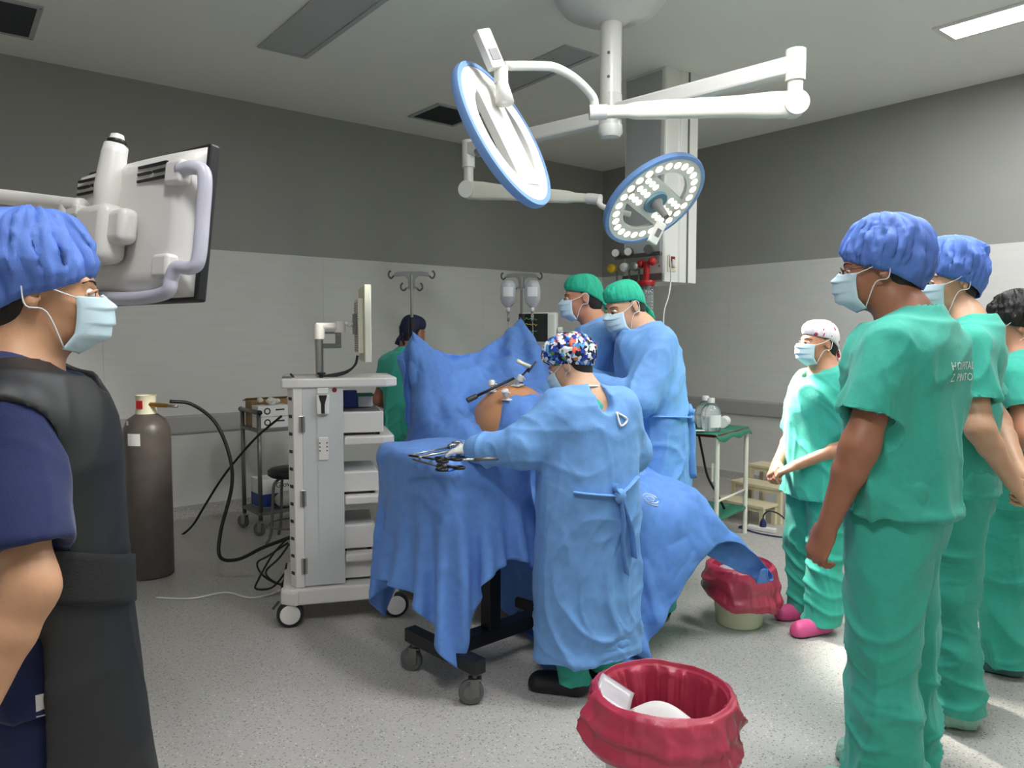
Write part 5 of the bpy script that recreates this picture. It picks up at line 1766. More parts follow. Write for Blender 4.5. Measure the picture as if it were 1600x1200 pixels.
def chain(fs):
    def f(X):
        for g in fs: X = g(X)
        return X
    return f
def upsample(X, k):
    n, m, _ = X.shape
    a = np.linspace(0, n - 1, (n - 1) * k + 1); b = np.linspace(0, m - 1, (m - 1) * k + 1)
    Y = np.stack([np.stack([np.interp(a, range(n), X[:, j, c]) for j in range(m)], 1) for c in range(3)], -1)
    Y = np.stack([np.stack([np.interp(b, range(m), Y[i, :, c]) for i in range(len(a))], 0) for c in range(3)], -1)
    for _ in range(k):
        Z = Y.copy()
        Z[1:-1] = Y[1:-1] * .5 + .25 * (Y[:-2] + Y[2:]); Y = Z.copy()
        Y[:, 1:-1] = Z[:, 1:-1] * .5 + .25 * (Z[:, :-2] + Z[:, 2:])
    return Y
def cloth_obj(name, X, m, origin, up=3, crumple=.004, seed=5, hole=None, thick=.0016, limit=None, sc=1.0):
    X = upsample(X, up)
    n, mm, _ = X.shape
    if limit is not None:                   # edge of the sheet cut along a curve
        for i in range(n):
            q = np.linspace(0, (mm - 1) * limit(i / (n - 1)), mm)
            X[i] = np.stack([np.interp(q, range(mm), X[i, :, c]) for c in range(3)], -1)
    V = X.reshape(-1, 3)
    I = np.arange(n * mm).reshape(n, mm)
    Fq = np.stack((I[:-1, :-1], I[1:, :-1], I[1:, 1:], I[:-1, 1:]), -1)
    Fq = Fq.reshape(-1, 4)
    if hole is not None:
        cen = V[Fq].mean(1); Fq = Fq[~hole(cen)]
    N = vnormals(V, Fq)
    # sharp creases: folded-paper ridges at two scales, warped
    w = np.stack((vnoise(V * 3 + 1, seed + 4), vnoise(V * 3 + 7, seed + 5), vnoise(V * 3 + 13, seed + 6)), 1) * .12
    Q = (V + w) * sc
    f = 1 - np.abs(vnoise(Q * 4.2, seed)) * 1.5 + .5 * (1 - np.abs(vnoise(Q * 8.5 + 3, seed + 1)) * 1.5) + .2 * (1 - np.abs(vnoise(Q * 17 + 9, seed + 2)) * 1.5)
    V = V + N * ((f - .8) * crumple)[:, None] - np.array(origin)
    used = np.unique(Fq); mp = -np.ones(len(V), int); mp[used] = np.arange(len(used))
    o = np_obj(name, V[used], mp[Fq], m, None)
    o.location = origin
    md = o.modifiers.new('thickness', 'SOLIDIFY'); md.thickness = thick
    return o

# ------------------------------------------------------------------ instrument (Mayo) table with drape and instruments
TZ = .985
tray_c = None
def instrument_table():
    global tray_c
    Lc = Vector((-.655, 3.58, 0)); u = Vector((.588, -.809, 0)); w = Vector((.809, .588, 0)); la, lb = .66, .43
    c = Lc + u * la / 2 + w * lb / 2
    tray_c = (c, u, w)
    A = PZ(648, 1048, 0); B = PZ(742, 1100, 0)
    mid = (A + B) / 2; ab = (B - A).normalized(); pr = Vector((-ab.y, ab.x, 0))
    if pr.y < 0: pr = -pr
    t = thing('instrument_table', 'black wheeled instrument stand with T-shaped base under a blue drape', 'instrument table', (mid.x, mid.y, 0), math.atan2(ab.y, ab.x))
    Lh = (B - A).length / 2
    q = Matrix.Rotation(-math.atan2(ab.y, ab.x), 4, 'Z')
    def loc(p): return q @ (Vector((p.x, p.y, 0)) - Vector((mid.x, mid.y, 0)))
    zb = .165
    MB().box((0, 0, zb), (2 * Lh + .07, .06, .06)).build('front_foot_bar', 'black_metal', t, bevel=.003)
    MB().box((0, .34, zb), (.08, .66, .06)).build('base_beam', 'black_metal', t, bevel=.003)
    MB().box((0, .66, zb), (.46, .06, .06)).build('rear_foot_bar', 'black_metal', t, bevel=.003)
    cy = .27
    MB().box((0, cy, (zb + TZ) / 2), (.065, .065, TZ - zb - .02)).build('column', 'black_metal', t, bevel=.003)
    cl = loc(c)
    rr = math.atan2((q @ u).y, (q @ u).x)
    R4 = Matrix.Rotation(rr, 4, 'Z'); R4.translation = Vector((cl.x, cl.y, 0))
    MB().box((0, 0, TZ - .012), (la - .03, lb - .03, .02)).build('tray', 'steel', t, tf=R4, bevel=.004)
    MB().bar((0, cy, TZ - .04), (cl.x, cl.y, TZ - .04), .06, .03).build('tray_support', 'black_metal', t)
    for x, y, yw in ((-Lh, 0, .5), (Lh, 0, .9), (-.2, .66, .4), (.2, .66, 1.1)):
        caster(t, (x, y, .001), .052, .026, fork='dull_steel', tyre='wheel_grey', hubm='dull_steel', yaw=yw, zt=.14)
    # drape
    n, m = 54, 50
    ex, ey = la + .66, lb + .46
    du, dv = ex / (n - 1), ey / (m - 1)
    X = np.zeros((n, m, 3))
    a_ = np.linspace(-.5, .5, n)[:, None]; b_ = np.linspace(-.5, .5, m)[None, :]
    for k in range(3): X[..., k] = c[k] + u[k] * (a_ * ex + .0) + w[k] * (b_ * ey - .09)
    X[..., 2] = TZ + .05 + .01 * np.sin(a_ * 9) * np.cos(b_ * 7)
    X = pbd(X, du, dv, {}, chain([col_box((c.x, c.y, TZ - .03), list(u), list(w), (la / 2, lb / 2, .03), .016)]), steps=110, iters=9)
    o = cloth_obj('table_drape', X, 'drape_blue', (c.x, c.y, TZ), 2, .007, 12)
    tag(o, 'blue disposable drape hanging over the instrument table', 'drape')
    # instruments lying on it
    z = TZ + .022
    def ins(name, label, pts, build_fn):
        p0 = PZ(pts[0][0], pts[0][1], z); p1 = PZ(pts[1][0], pts[1][1], z)
        d = p1 - p0
        tt = thing(name, label, 'instrument', p0, math.atan2(d.y, d.x))
        build_fn(tt, d.length)
    def lap(handle, shaft):
        def f(tt, L):
            MB().cyl((0, 0, .006), (L * .75, 0, .008), .0045, n=10).build('shaft', shaft, tt, smooth=True)
            MB().cyl((L * .72, 0, .01), (L * .9, 0, .012), .011, .013, n=12).build('grip_body', handle, tt, smooth=True)
            for sy in (-1, 1):
                r = MB().tube([(L * .85, sy * .006, .012), (L * .97, sy * .03, .013)], .006, 8); r.build('handle_arm', handle, tt, smooth=True)
                ring = [(L * 1.03 + math.cos(a) * .024, sy * .036 + math.sin(a) * .018, .013) for a in np.linspace(0, 2 * PI, 13)]
                MB().tube(ring, .0055, 8).build('finger_ring', handle, tt, smooth=True)
            MB().tube([(0, 0, .006), (-.02, .004, .006)], [.0045, .001], 8).build('tip', 'steel', tt, smooth=True)
        return f
    ins('laparoscopic_grasper', 'black-handled grasper with long dark shaft lying across the drape', ((640, 714), (700, 724)), lap('black_plastic', 'black_plastic'))
    ins('laparoscopic_scissors', 'black-handled scissors with a shaft lying near the drape edge', ((646, 720), (702, 737)), lap('black_plastic', 'dull_steel'))
    ins('laparoscopic_forceps', 'long steel forceps lying beside the nurse\'s sleeve', ((645, 713), (722, 697)), lap('steel', 'steel'))
    def troc(tt, L):
        MB().cyl((0, 0, .008), (L, 0, .008), .006, n=10).build('cannula', 'steel', tt, smooth=True)
        MB().cyl((L * .8, 0, .012), (L * 1.1, 0, .012), .014, n=14).build('valve_head', 'white_plastic', tt, smooth=True, angle=40)
    ins('trocar', 'steel trocar with white valve head lying on the blue drape', ((655, 718), (730, 702)), troc)
    def retr(tt, L):
        MB().tube([(0, 0, .01), (L * .5, 0, .014), (L, .01, .012)], [.012, .014, .01], 10, flat=.6).build('handle', 'dull_steel', tt, smooth=True)
        MB().cyl((-.08, 0, .008), (0, 0, .01), .006, n=8).build('shaft', 'steel', tt, smooth=True)
    ins('retractor', 'short thick-handled retractor under the nurse\'s wrist', ((742, 722), (778, 722)), retr)
    def strip(tt, L): MB().box((L / 2, 0, .004), (L, .012, .006)).build('strap', 'blue_plastic', tt, bevel=.002)
    ins('blue_strap', 'bright blue strap lying by the black handles', ((700, 738), (722, 732)), strip)
instrument_table()

# ------------------------------------------------------------------ operating table, patient and drape
Hd = Vector((-.35, 4.75, 0)); AX = Vector((.634, -.774, 0)).normalized(); PR = Vector((-AX.y, AX.x, 0))
if PR.x < 0: PR = -PR
def TP(s, u=0.0, z=0.0): return Hd + AX * s + PR * u + Vector((0, 0, z))
def ztop(s): return np.interp(s, [-.3, .1, .55, 1.0, 1.6], [1.03, 1.02, .98, .88, .70])
def operating_table():
    c = TP(.95)
    t = thing('operating_table', 'operating table with beige base and black wheels hidden under blue drapes', 'operating table', c, math.atan2(AX.y, AX.x))
    MB().prism([(-.5, -.2), (.45, -.2), (.5, -.15), (.5, .15), (.45, .2), (-.5, .2)], .09, .21).build('base', 'bin_cream', t, bevel=.02, seg=3)
    MB().box((-.1, 0, .5), (.32, .3, .6)).build('column', 'cart_silver', t, bevel=.02)
    for x in (-.4, .4):
        for y in (-.19, .19):
            MB().lathe([(0, -.02), (.055, -.02), (.065, -.012), (.065, .012), (.055, .02), (0, .02)], (x, y, .066), n=26, axis=(0, 1, 0)).build('wheel', 'rubber', t, smooth=True, angle=40)
    for s0, s1, nm in ((-.2, .3, 'back_section'), (.31, .95, 'seat_section'), (.96, 1.55, 'leg_section')):
        a = Vector((s0 - .95, 0, ztop(s0) - .17)); b = Vector((s1 - .95, 0, ztop(s1) - .17))
        MB().bar(a, b, .42, .06).build(nm, 'black_plastic', t, bevel=.012)
        MB().bar(a + Zv * -.06, b + Zv * -.06, .38, .04).build('frame', 'steel', t)
    MB().tube(bez([(-.1, .16, .45), (-.05, .3, .25), (-.2, .38, .1), (-.45, .4, .02), (-.6, .35, .012)], 6), .008, 8).build('power_cord', 'black_cable', t, smooth=True)
    # foot pedal and tubing on the floor
    q = PZ(733, 893, 0)
    pd = thing('foot_pedal', 'dark oval foot pedal on the floor below the operating table', 'foot pedal', q, .6)
    MB().sphere((0, 0, .028), .1, 20, 10, (1, .7, .27)).build('pedal', 'dark_grey', pd, smooth=True)
    MB().lathe([(0, .002), (.11, .002), (.112, .012), (0, .014)], n=24, sy=.75).build('plate', 'black_plastic', pd, smooth=True, angle=40)
    for nm, lb, mt, pts in (('suction_hose', 'clear hose curling on the floor below the operating table', 'white_cable', ((700, 868, .05), (720, 885, .02), (745, 895, .015), (775, 890, .02), (790, 850, .2))),
                            ('thin_wire', 'thin white wire hanging from the operating table to the floor', 'white_cable', ((738, 905, .01), (760, 925, .008), (790, 920, .05), (808, 880, .2), (816, 830, .45))),
                            ('pedal_cable', 'black pedal cable arching over the floor below the table', 'black_cable', ((688, 914, .008), (715, 912, .01), (745, 885, .1), (765, 845, .25), (768, 815, .4)))):
        P = [PZ(x, y, 0.0) for x, y, z in pts]
        P = [PD(x, y, 4.2 if z > .03 else PZ(x, y, z).y) if z > .03 else PZ(x, y, z) for x, y, z in pts]
        c0 = Vector((P[0].x, P[0].y, 0))
        ob = MB().tube([p - c0 for p in bez(P, 8)], .005 if 'wire' in nm else .008, 8).build(nm, mt, None, smooth=True); ob.location = c0
        tag(ob, lb, 'cable')
operating_table()
AB = TP(.55, .02)
def patient():
    c = TP(.55)
    p = thing('person', 'patient lying on the operating table, only the bare abdomen showing through blue drapes', 'person', (c.x, c.y, 0), math.atan2(AX.y, AX.x))
    f = Field([-1.0, -.36, .62], [1.15, .36, 1.35], .009)
    def Z(s): return float(ztop(s + .55))
    f.ell((-.67, 0, Z(-.67) + .04), (.12, .09, .1), None, .03)
    f.limb((-.5, 0, Z(-.5)), (-.3, 0, Z(-.3)), .06, .14, .05)
    f.limb((-.36, 0, Z(-.36) + .01), (.0, 0, Z(0.) + .02), .15, .17, .06, (Vector((0, 1, 0)), 1.25))
    f.ell((.02, 0, Z(0.) + .07), (.23, .18, .185), None, .06)
    f.limb((.0, 0, Z(0.)), (.25, 0, Z(.25)), .16, .15, .06, (Vector((0, 1, 0)), 1.2))
    for sy in (-1, 1):
        f.limb((.3, sy * .08, Z(.3) - .03), (.65, sy * .09, Z(.65) - .03), .085, .06, .04); f.limb((.65, sy * .09, Z(.65) - .03), (.88, sy * .09, Z(.88) - .03), .055, .045, .03)
        f.limb((-.36, sy * .16, Z(-.36) - .03), (-.05, sy * .15, Z(-.05) - .07), .05, .04, .03)
    V, Fq = f.mesh(2)
    np_obj('body', V, Fq, 'skin_e', p)
    # ports and instruments in the abdomen
    def top(x, y):
        i = np.argmin((V[:, 0] - x) ** 2 + (V[:, 1] - y) ** 2 - V[:, 2] * .01); return Vector(V[i])
    W4 = Matrix.Translation(p.location) @ Matrix.Rotation(p.rotation_euler.z, 4, 'Z')
    for i, (x, y, lean, lb) in enumerate(((-.05, -.1, (-.5, .2), 'white trocar port standing in the abdomen nearest the drape screen'), (.07, -.02, (.3, .5), 'white trocar port in the middle of the abdomen holding a black instrument'), (.12, -.13, (.2, -.5), 'white trocar port in the abdomen close to the nurse'))):
        q = W4 @ top(x, y)
        t = thing('trocar_port', lb, 'trocar', q, p.rotation_euler.z)
        d = Vector((lean[0], lean[1], 1)).normalized()
        MB().cyl(-d * .02, d * .05, .008, n=10).build('cannula', 'clear_film', t, smooth=True)
        MB().lathe([(0, 0), (.016, 0), (.02, .008), (.02, .03), (.012, .036), (0, .036)], d * .03, n=14, axis=d).build('valve', 'white_plastic', t, smooth=True, angle=40)
        MB().cyl(d * .045, d * .045 + Vector((.03, .01, .0)), .005, n=8).build('tap', 'white_plastic', t)
        MB().box((0.01, 0, .004), (.07, .05, .004), Rx(R(14))).build('gauze', 'paper_white', t)
    a = W4 @ (top(.07, -.02) + Vector((.02, .03, .06)))
    t = thing('grasping_instrument', 'black laparoscopic instrument standing in the middle port with cream pistol handle', 'instrument', a, 0)
    b = PD(829, 573, a.y - .1) - a
    MB().cyl((0, 0, 0), b, .006, n=10).build('shaft', 'black_plastic', t, smooth=True)
    MB().tube([b, b + Vector((-.05, 0, .02)), b + Vector((-.075, 0, .035))], [.01, .011, .012], 10).build('grip', 'cream_plastic', t, smooth=True)
    MB().tube([b, b + Vector((-.015, 0, -.03)), b + Vector((.03, 0, .03))], .006, 8).build('trigger', 'black_plastic', t, smooth=True)
    a = PD(738, 622, 4.2); b = PD(803, 591, 4.3) - a
    t = thing('camera_scope', 'long black endoscope lying over the drapes towards the abdomen', 'instrument', a, 0)
    MB().cyl((0, 0, 0), b, .008, n=10).build('shaft', 'black_plastic', t, smooth=True)
    MB().cyl(b * -.12, b * .1, .015, n=14).build('camera_head', 'dark_grey', t, smooth=True, angle=40)
patient()
def patient_drape():
    n, m = 60, 80
    wu, lv = 1.62, 2.2
    UL = .76
    du, dv = wu / (n - 1), lv / (m - 1)
    pL = PD(643, 513, 4.47); pR = PD(815, 491, 5.08)
    X = np.zeros((n, m, 3))
    for i in range(n):
        u = -UL + i * du
        for j in range(m):
            v = j * dv
            if v < .40: s, z = .02 + .05 * v, 1.62 - v * .8
            else: s = .04 + (v - .40) * .93; z = float(ztop(s)) + .28 - .04 * (v - .4)
            q = TP(s, u, z); X[i, j] = (q.x, q.y, q.z + .012 * math.sin(u * 13 + v * 4))
    def iu(u): return int(round((u + UL) / du))
    # clipped to both poles, sagging between them
    i0, i1 = iu(-.42), iu(.50)
    pins = {}
    for i in range(i0, i1 + 1):
        f = (i - i0) / (i1 - i0)
        q = pL.lerp(pR, f)
        # the sag lies nearer the lower clip
        q.z -= .20 * (math.sin(PI * f ** .8) ** 1.0)
        q += AX * .05 * math.sin(PI * f)
        if i in (i0, i1) or (i - i0) % 4 == 0: pins[(i, 0)] = q
    tip = PD(1203, 888, 3.62); fl = PZ(1010, 1034, .012)
    pins[(n - 3, m - 1)] = tip
    pins[(iu(-.16), m - 1)] = fl
    pins[(0, 23)] = PD(606, 692, 4.3); pins[(0, 0)] = PD(628, 560, 4.42)
    col = [col_cap(TP(.05, 0, ztop(.05) + .0), TP(.55, 0, ztop(.55) + .02), .19), col_cap(TP(.55, 0, ztop(.55)), TP(.9, 0, ztop(.9)), .19),
           col_cap(TP(.4, 0, ztop(.45) + .05), TP(.68, 0, ztop(.65) + .06), .175),
           col_cap(TP(.9, -.1, ztop(.9) - .02), TP(1.5, -.1, ztop(1.55) - .02), .13), col_cap(TP(.9, .1, ztop(.9) - .02), (.86, 3.70, .66), .11), col_cap((.80, 3.72, .70), (1.14, 3.63, .43), .055),
           col_cap(TP(-.1, -.2, .9), TP(1.5, -.2, .6), .07), col_cap(TP(-.1, .16, .9), TP(1.1, .16, .75), .07), col_floor(.012)]
    X = pbd(X, du, dv, pins, chain(col), steps=110, iters=14, bend=.2, g=.0007)
    ab = np.array(TP(.58, -.03, 0))
    def hole(Cn):
        d = Cn - ab
        a = d @ np.array(AX); b = d @ np.array(PR)
        return ((a / .15) ** 2 + (b / .14) ** 2 < 1) & (Cn[:, 2] > 1.17)
    o0 = TP(.9)
    fa, fb = iu(-.16) / (n - 1), (n - 3) / (n - 1)
    def limit(i):                          # the free foot edge runs in a hollow curve between its two corners
        t = min(1, max(0, (i - fa) / (fb - fa)))
        return 1 - .15 * math.sin(PI * t ** 2.1) ** .8
    o = cloth_obj('surgical_drape', X, 'drape_blue', (o0.x, o0.y, .8), 3, .023, 33, hole=hole, limit=limit)
    tag(o, 'large blue surgical drape hung between two poles and spread over the patient', 'drape')
    # white printed mark on the lower part of the drape
    bv = BVHTree.FromPolygons([v.co[:] for v in o.data.vertices], [q.vertices[:] for q in o.data.polygons])
    def on(x, y):
        r = ray(x, y).normalized(); a_ = Vector((0, 0, CH)) - Vector(o.location)
        h = bv.ray_cast(a_, r)
        return None if h[0] is None else h[0] - r * .004
    for ring in ([(1016 + math.cos(a) * 12, 779 + math.sin(a) * 6 + math.cos(a) * 4) for a in np.linspace(0, 5.6, 24)], [(1016 + math.cos(a) * 6, 779 + math.sin(a) * 3 + math.cos(a) * 2) for a in np.linspace(.5, 6.4, 16)], [(1006, 782), (1012, 786), (1020, 789), (1028, 790)]):
        pts = [on(*q) for q in ring]
        if all(p is not None for p in pts): MB().tube(pts, .004, 6, flat=.3).build('printed_mark', 'letter_white', o, smooth=True)
patient_drape()

# ------------------------------------------------------------------ drip stands, bags, monitor
def drip_stand(px, py_top, d, label, w, leg0=0.0):
    p = PD(px, py_top, d)
    t = thing('drip_stand', label, 'drip stand', (p.x, p.y, 0), 0, 'drip stands beside the patient\'s head')
    z = p.z
    MB().cyl((0, 0, .1), (0, 0, z - .3), .014, n=14).build('lower_pole', 'steel', t, smooth=True, angle=40)
    MB().cyl((0, 0, z - .42), (0, 0, z - .27), .02, n=14).build('height_clamp', 'black_plastic', t, smooth=True, angle=40)
    MB().cyl((0, 0, z - .4), (0, 0, z - .02), .009, n=12).build('upper_pole', 'steel', t, smooth=True, angle=40)
    hw = w / 2
    poly = [(-hw * .8, -.03), (-hw * .72, -.006), (-hw * .4, .0), (hw * .4, .0), (hw * .72, -.006), (hw * .8, -.03), (hw * .3, -.026), (hw * .16, -.045), (hw * .14, -.085), (hw * .3, -.1), (-hw * .3, -.1), (-hw * .14, -.085), (-hw * .16, -.045), (-hw * .3, -.026)]
    T4 = Matrix.Translation((0, 0, z)) @ Matrix.Rotation(R(90), 4, 'X')
    MB().prism(poly, -.006, .006, T4).build('hook_plate', 'mid_grey', t, bevel=.002)
    for sx in (-1, 1):
        MB().tube(bez([(sx * hw * .76, 0, z - .024), (sx * hw * .9, 0, z - .04), (sx * hw, 0, z - .025), (sx * hw * .98, 0, z - .005), (sx * hw * .9, 0, z + .002)], 5), .0055, 8).build('hook', 'dark_grey', t, smooth=True)
        MB().tube(bez([(sx * hw * .22, 0, z - .095), (sx * hw * .34, 0, z - .112), (sx * hw * .46, 0, z - .1), (sx * hw * .46, 0, z - .08), (sx * hw * .38, 0, z - .068)], 5), .0055, 8).build('hook', 'dark_grey', t, smooth=True)
    for k in range(5):
        a = k * 2 * PI / 5 + leg0
        MB().bar((0, 0, .1), (math.cos(a) * .26, math.sin(a) * .26, .07), .03, .022).build('leg', 'mid_grey', t)
        caster(t, (math.cos(a) * .26, math.sin(a) * .26, .001), .024, .016, zt=.07)
    return t
drip_stand(643, 424, 4.52, 'grey drip stand with empty hooks behind the left end of the drape', .27, .5)
drip_stand(815, 427, 5.12, 'grey drip stand carrying two clear infusion bags', .27, .2)
def infusion_bag(px, py0, py1, d, label):
    a = PD(px, py0, d); b = PD(px, py1, d)
    L = a.z - b.z
    t = thing('infusion_bag', label, 'infusion bag', (a.x, a.y, b.z), 0, 'infusion bags on the drip stand')
    r = .053
    MB().lathe([(0, L), (r * .6, L - .006), (r * .95, L - .035), (r, L - .06), (r, L * .45), (r * .8, L * .3), (r * .4, L * .2), (r * .25, L * .17), (0, L * .165)], n=26, sy=.7).build('bag', 'clear_film', t, smooth=True)
    MB().cyl((0, 0, L * .05), (0, 0, L * .18), .014, n=14).build('port', 'white_plastic', t, smooth=True)
    MB().cyl((0, 0, -.05), (0, 0, L * .06), .009, n=12).build('drip_chamber', 'clear_bottle', t, smooth=True)
    MB().tube(bez([(0, 0, -.05), (.004, 0, -.12), (.0, .01, -.2), (-.02, .02, -.3)], 5), .003, 6).build('line', 'clear_bottle', t, smooth=True)
    MB().grid(lambda u, v: Vector((math.sin(R(-38 + 76 * u)) * (r + .0012), -math.cos(R(-38 + 76 * u)) * (r * .7 + .0012), L * .5 + v * L * .28)), 8, 3).build('label_print', 'paper_white', t, smooth=True)
infusion_bag(794, 437, 490, 5.12, 'clear infusion bag hanging beside the empty wall side of its stand')
infusion_bag(832, 437, 490, 5.12, 'clear infusion bag hanging on the surgeons\' side of its stand')
def patient_monitor():
    c = PD(836, 513, 5.75)
    t = thing('patient_monitor', 'small dark-screened patient monitor on a stand behind the drip stand', 'monitor', (c.x, c.y, 0), R(-14))
    z = c.z
    MB().box((.02, .05, z), (.28, .1, .24)).build('housing', 'white_plastic', t, bevel=.015, seg=3)
    MB().box((-.01, -.003, z + .005), (.215, .01, .21)).build('screen', 'screen_dark', t)
    for k, (zz, m_) in enumerate(((.07, 'screen_green'), (.03, 'screen_yellow'), (-.02, 'screen_green'))):
        pts = [(-.1 + i * .009, -.009, z + zz + .012 * math.sin(i * 1.9 + k) * (1 if i % 4 == 0 else .3)) for i in range(14)]
        MB().tube(pts, .0012, 5).build('trace', m_, t)
    MB().cyl((.17, .05, z - .02), (.2, .05, z - .02), .03, n=18).build('side_knob', 'white_plastic', t, smooth=True, angle=40)
    MB().cyl((0, .06, .05), (0, .06, z - .11), .02, n=14).build('post', 'steel', t, smooth=True)
    MB().lathe([(0, 0.001), (.24, .001), (.24, .03), (.05, .06), (0, .06)], (0, .06, 0), n=28).build('foot', 'mid_grey', t, smooth=True, angle=40)
patient_monitor()

# ------------------------------------------------------------------ green-topped table by the right wall and what stands on it
def green_table():
    N_ = Vector((1.445, 5.29, 0)); e = Vector((.603, .798, 0)); l = Vector((-.798, .603, 0))
    t = thing('side_table', 'cream tube-legged table with green vinyl top and lower shelf', 'table', N_, math.atan2(e.y, e.x))
    W_, L_ = .60, .78; z = .80                                     # local x along e, y along l
    for x in (.015, W_ - .015):
        for y in (.015, L_ - .015):
            MB().cyl((x, y, .001), (x, y, z), .017, n=16).build('leg', 'cream_paint', t, smooth=True, angle=40)
    MB().box((W_ / 2, L_ / 2, z + .006), (W_ - .01, L_ - .01, .02)).build('top_board', 'red_dark', t)
    def cover(u, v):
        x = -.02 + u * (W_ + .04); y = -.02 + v * (L_ + .04)
        zz = z + .0185
        ed = min(x + .02, .02 + W_ - x + .0, y + .02)
        drop = 0
        if y < .0: drop = .045 + .012 * math.sin(x * 22)
        return Vector((x, y, zz - drop))
    MB().grid(cover, 30, 24).build('vinyl_top', 'green_vinyl', t, smooth=True, solid=.004)
    MB().box((W_ / 2, L_ / 2, .2), (W_ - .01, L_ - .01, .02)).build('lower_shelf', 'green_vinyl', t, bevel=.004)
    MB().cyl((.015, .015, .34), (W_ - .015, .015, .34), .009, n=10).build('side_rail', 'cream_paint', t, smooth=True)
    MB().box((.0, .04, .55), (.02, .01, .13)).build('tag_strip', 'cream_paint', t)
    W4 = Matrix.Translation(t.location) @ Matrix.Rotation(t.rotation_euler.z, 4, 'Z')
    zt = z + .0215
    def put(name, label, cat, x, y, group=None, r=0.0): return thing(name, label, cat, W4 @ Vector((x, y, zt)), t.rotation_euler.z + r, group)
    for x, y, lb in ((.17, .13, 'clear plastic fluid bottle near the front edge of the green table'), (.33, .24, 'clear plastic fluid bottle standing behind the front one')):
        b = put('fluid_bottle', lb, 'bottle', x, y, 'fluid bottles on the green table')
        MB().lathe([(0, 0), (.064, 0), (.07, .008), (.07, .13), (.064, .16), (.04, .19), (.022, .2), (.02, .215)], n=32).build('body', 'clear_bottle', b, smooth=True, angle=60)
        MB().lathe([(0, .003), (.066, .003), (.067, .01), (.067, .1), (0, .1)], n=28).build('fluid', 'clear_bottle', b, smooth=True, angle=60)
        MB().lathe([(0, .205), (.026, .205), (.026, .235), (.022, .24), (0, .24)], n=20).build('stopper', 'white_plastic', b, smooth=True, angle=40)
        MB().grid(lambda u, v: Vector((math.cos(R(-160 + 110 * u)) * .0712, math.sin(R(-160 + 110 * u)) * .0712, .03 + v * .09)), 12, 3).build('label_print', 'paper_white', b, smooth=True)
    b = put('gauze_roll', 'white gauze roll lying on the green table beside the bottles', 'gauze roll', .42, .12)
    MB().cyl((-.06, 0, .042), (.08, .03, .042), .041, n=24).build('roll', 'paper_white', b, smooth=True, angle=40)
    b = put('white_box', 'upright white cardboard box at the back of the green table', 'box', .2, .64)
    MB().box((0, 0, .06), (.2, .12, .12)).build('carton', 'paper_white', b, bevel=.003)
    b = put('blue_tray', 'bright blue plastic tray with a small red cap on the green table', 'tray', .12, .46)
    MB().box((0, 0, .018), (.1, .2, .034)).build('tray_body', 'blue_plastic', b, bevel=.006); MB().cyl((0, .02, .035), (0, .02, .05), .015, n=14).build('red_cap', 'red_plastic', b)
    b = put('paper_packets', 'flat paper and film packets scattered on the green table front', 'packets', .08, .25)
    for k, (x, y, r) in enumerate(((0, 0, .2), (.03, .07, -.4), (-.03, -.07, .6))): MB().box((x, y, .003 + k * .004), (.07, .1, .003), Rz(r)).build('packet', 'paper_white' if k != 1 else 'clear_film', b)
    # cable hanging behind it
    P = [PD(1092, 680, 5.6), PD(1098, 710, 5.6), PD(1106, 745, 5.62), PD(1122, 775, 5.65), PD(1132, 795, 5.65)]
    c0 = Vector((P[-1].x, P[-1].y, 0))
    ob = MB().tube([p - c0 for p in bez(P, 8)], .009, 8).build('hanging_cable', 'black_cable', None, smooth=True); ob.location = c0
    tag(ob, 'black cable hanging under the green-topped table', 'cable')
green_table()
def step_stool():
    a = PZ(1113, 777, .17); d = Vector((.63, -.777, 0)).normalized(); w = Vector((.777, .63, 0))
    t = thing('step_stool', 'cream three-tier step stool near the right wall', 'step stool', (a.x, a.y, 0), math.atan2(d.y, d.x))
    Wd = .48
    for k in range(3):
        z = .17 + k * .125; y0 = k * .2; x0 = k * .03
        tr = MB().box((Wd / 2 + x0, y0 + .11, z - .012), (Wd, .22, .024)).build('tread', 'stool_cream', t, bevel=.004)
        for x in (.025, Wd - .025):
            for y in (.025, .195):
                MB().box((x + x0, y0 + y, (z - .024) / 2 + .0005), (.036, .036, z - .025)).build('leg', 'stool_cream', t, bevel=.002)
        for y in (.025, .195): MB().box((Wd / 2 + x0, y0 + y, z - .038), (Wd - .08, .024, .03)).build('apron_rail', 'stool_cream', t)
step_stool()
def power_strip():
    a = PZ(1168, 826, 0); b = PZ(1212, 833, 0); d = b - a
    t = thing('power_strip', 'white power strip with navy plug on the floor by the step stool', 'power strip', (a.x, a.y, 0), math.atan2(d.y, d.x))
    MB().box((d.length / 2, 0, .018), (d.length, .055, .034)).build('strip', 'white_plastic', t, bevel=.006)
    MB().lathe([(0, 0), (.026, 0), (.024, .03), (.012, .06), (0, .062)], (d.length * .55, 0, .035), n=16).build('plug', 'navy_plug', t, smooth=True, angle=40)
    MB().tube(bez([(d.length * .55, 0, .09), (d.length * .58, 0, .13), (d.length * .75, .02, .16), (d.length * 1.1, .05, .13), (d.length * 1.6, .05, .02)], 6), .006, 8).build('plug_cord', 'black_cable', t, smooth=True)
    MB().tube(bez([(0, 0, .02), (-.06, -.02, .008), (.1, -.1, .006), (d.length * 1.2, -.12, .006), (d.length * 2, -.08, .006)], 6), .006, 8).build('supply_cord', 'navy_plug', t, smooth=True)
power_strip()

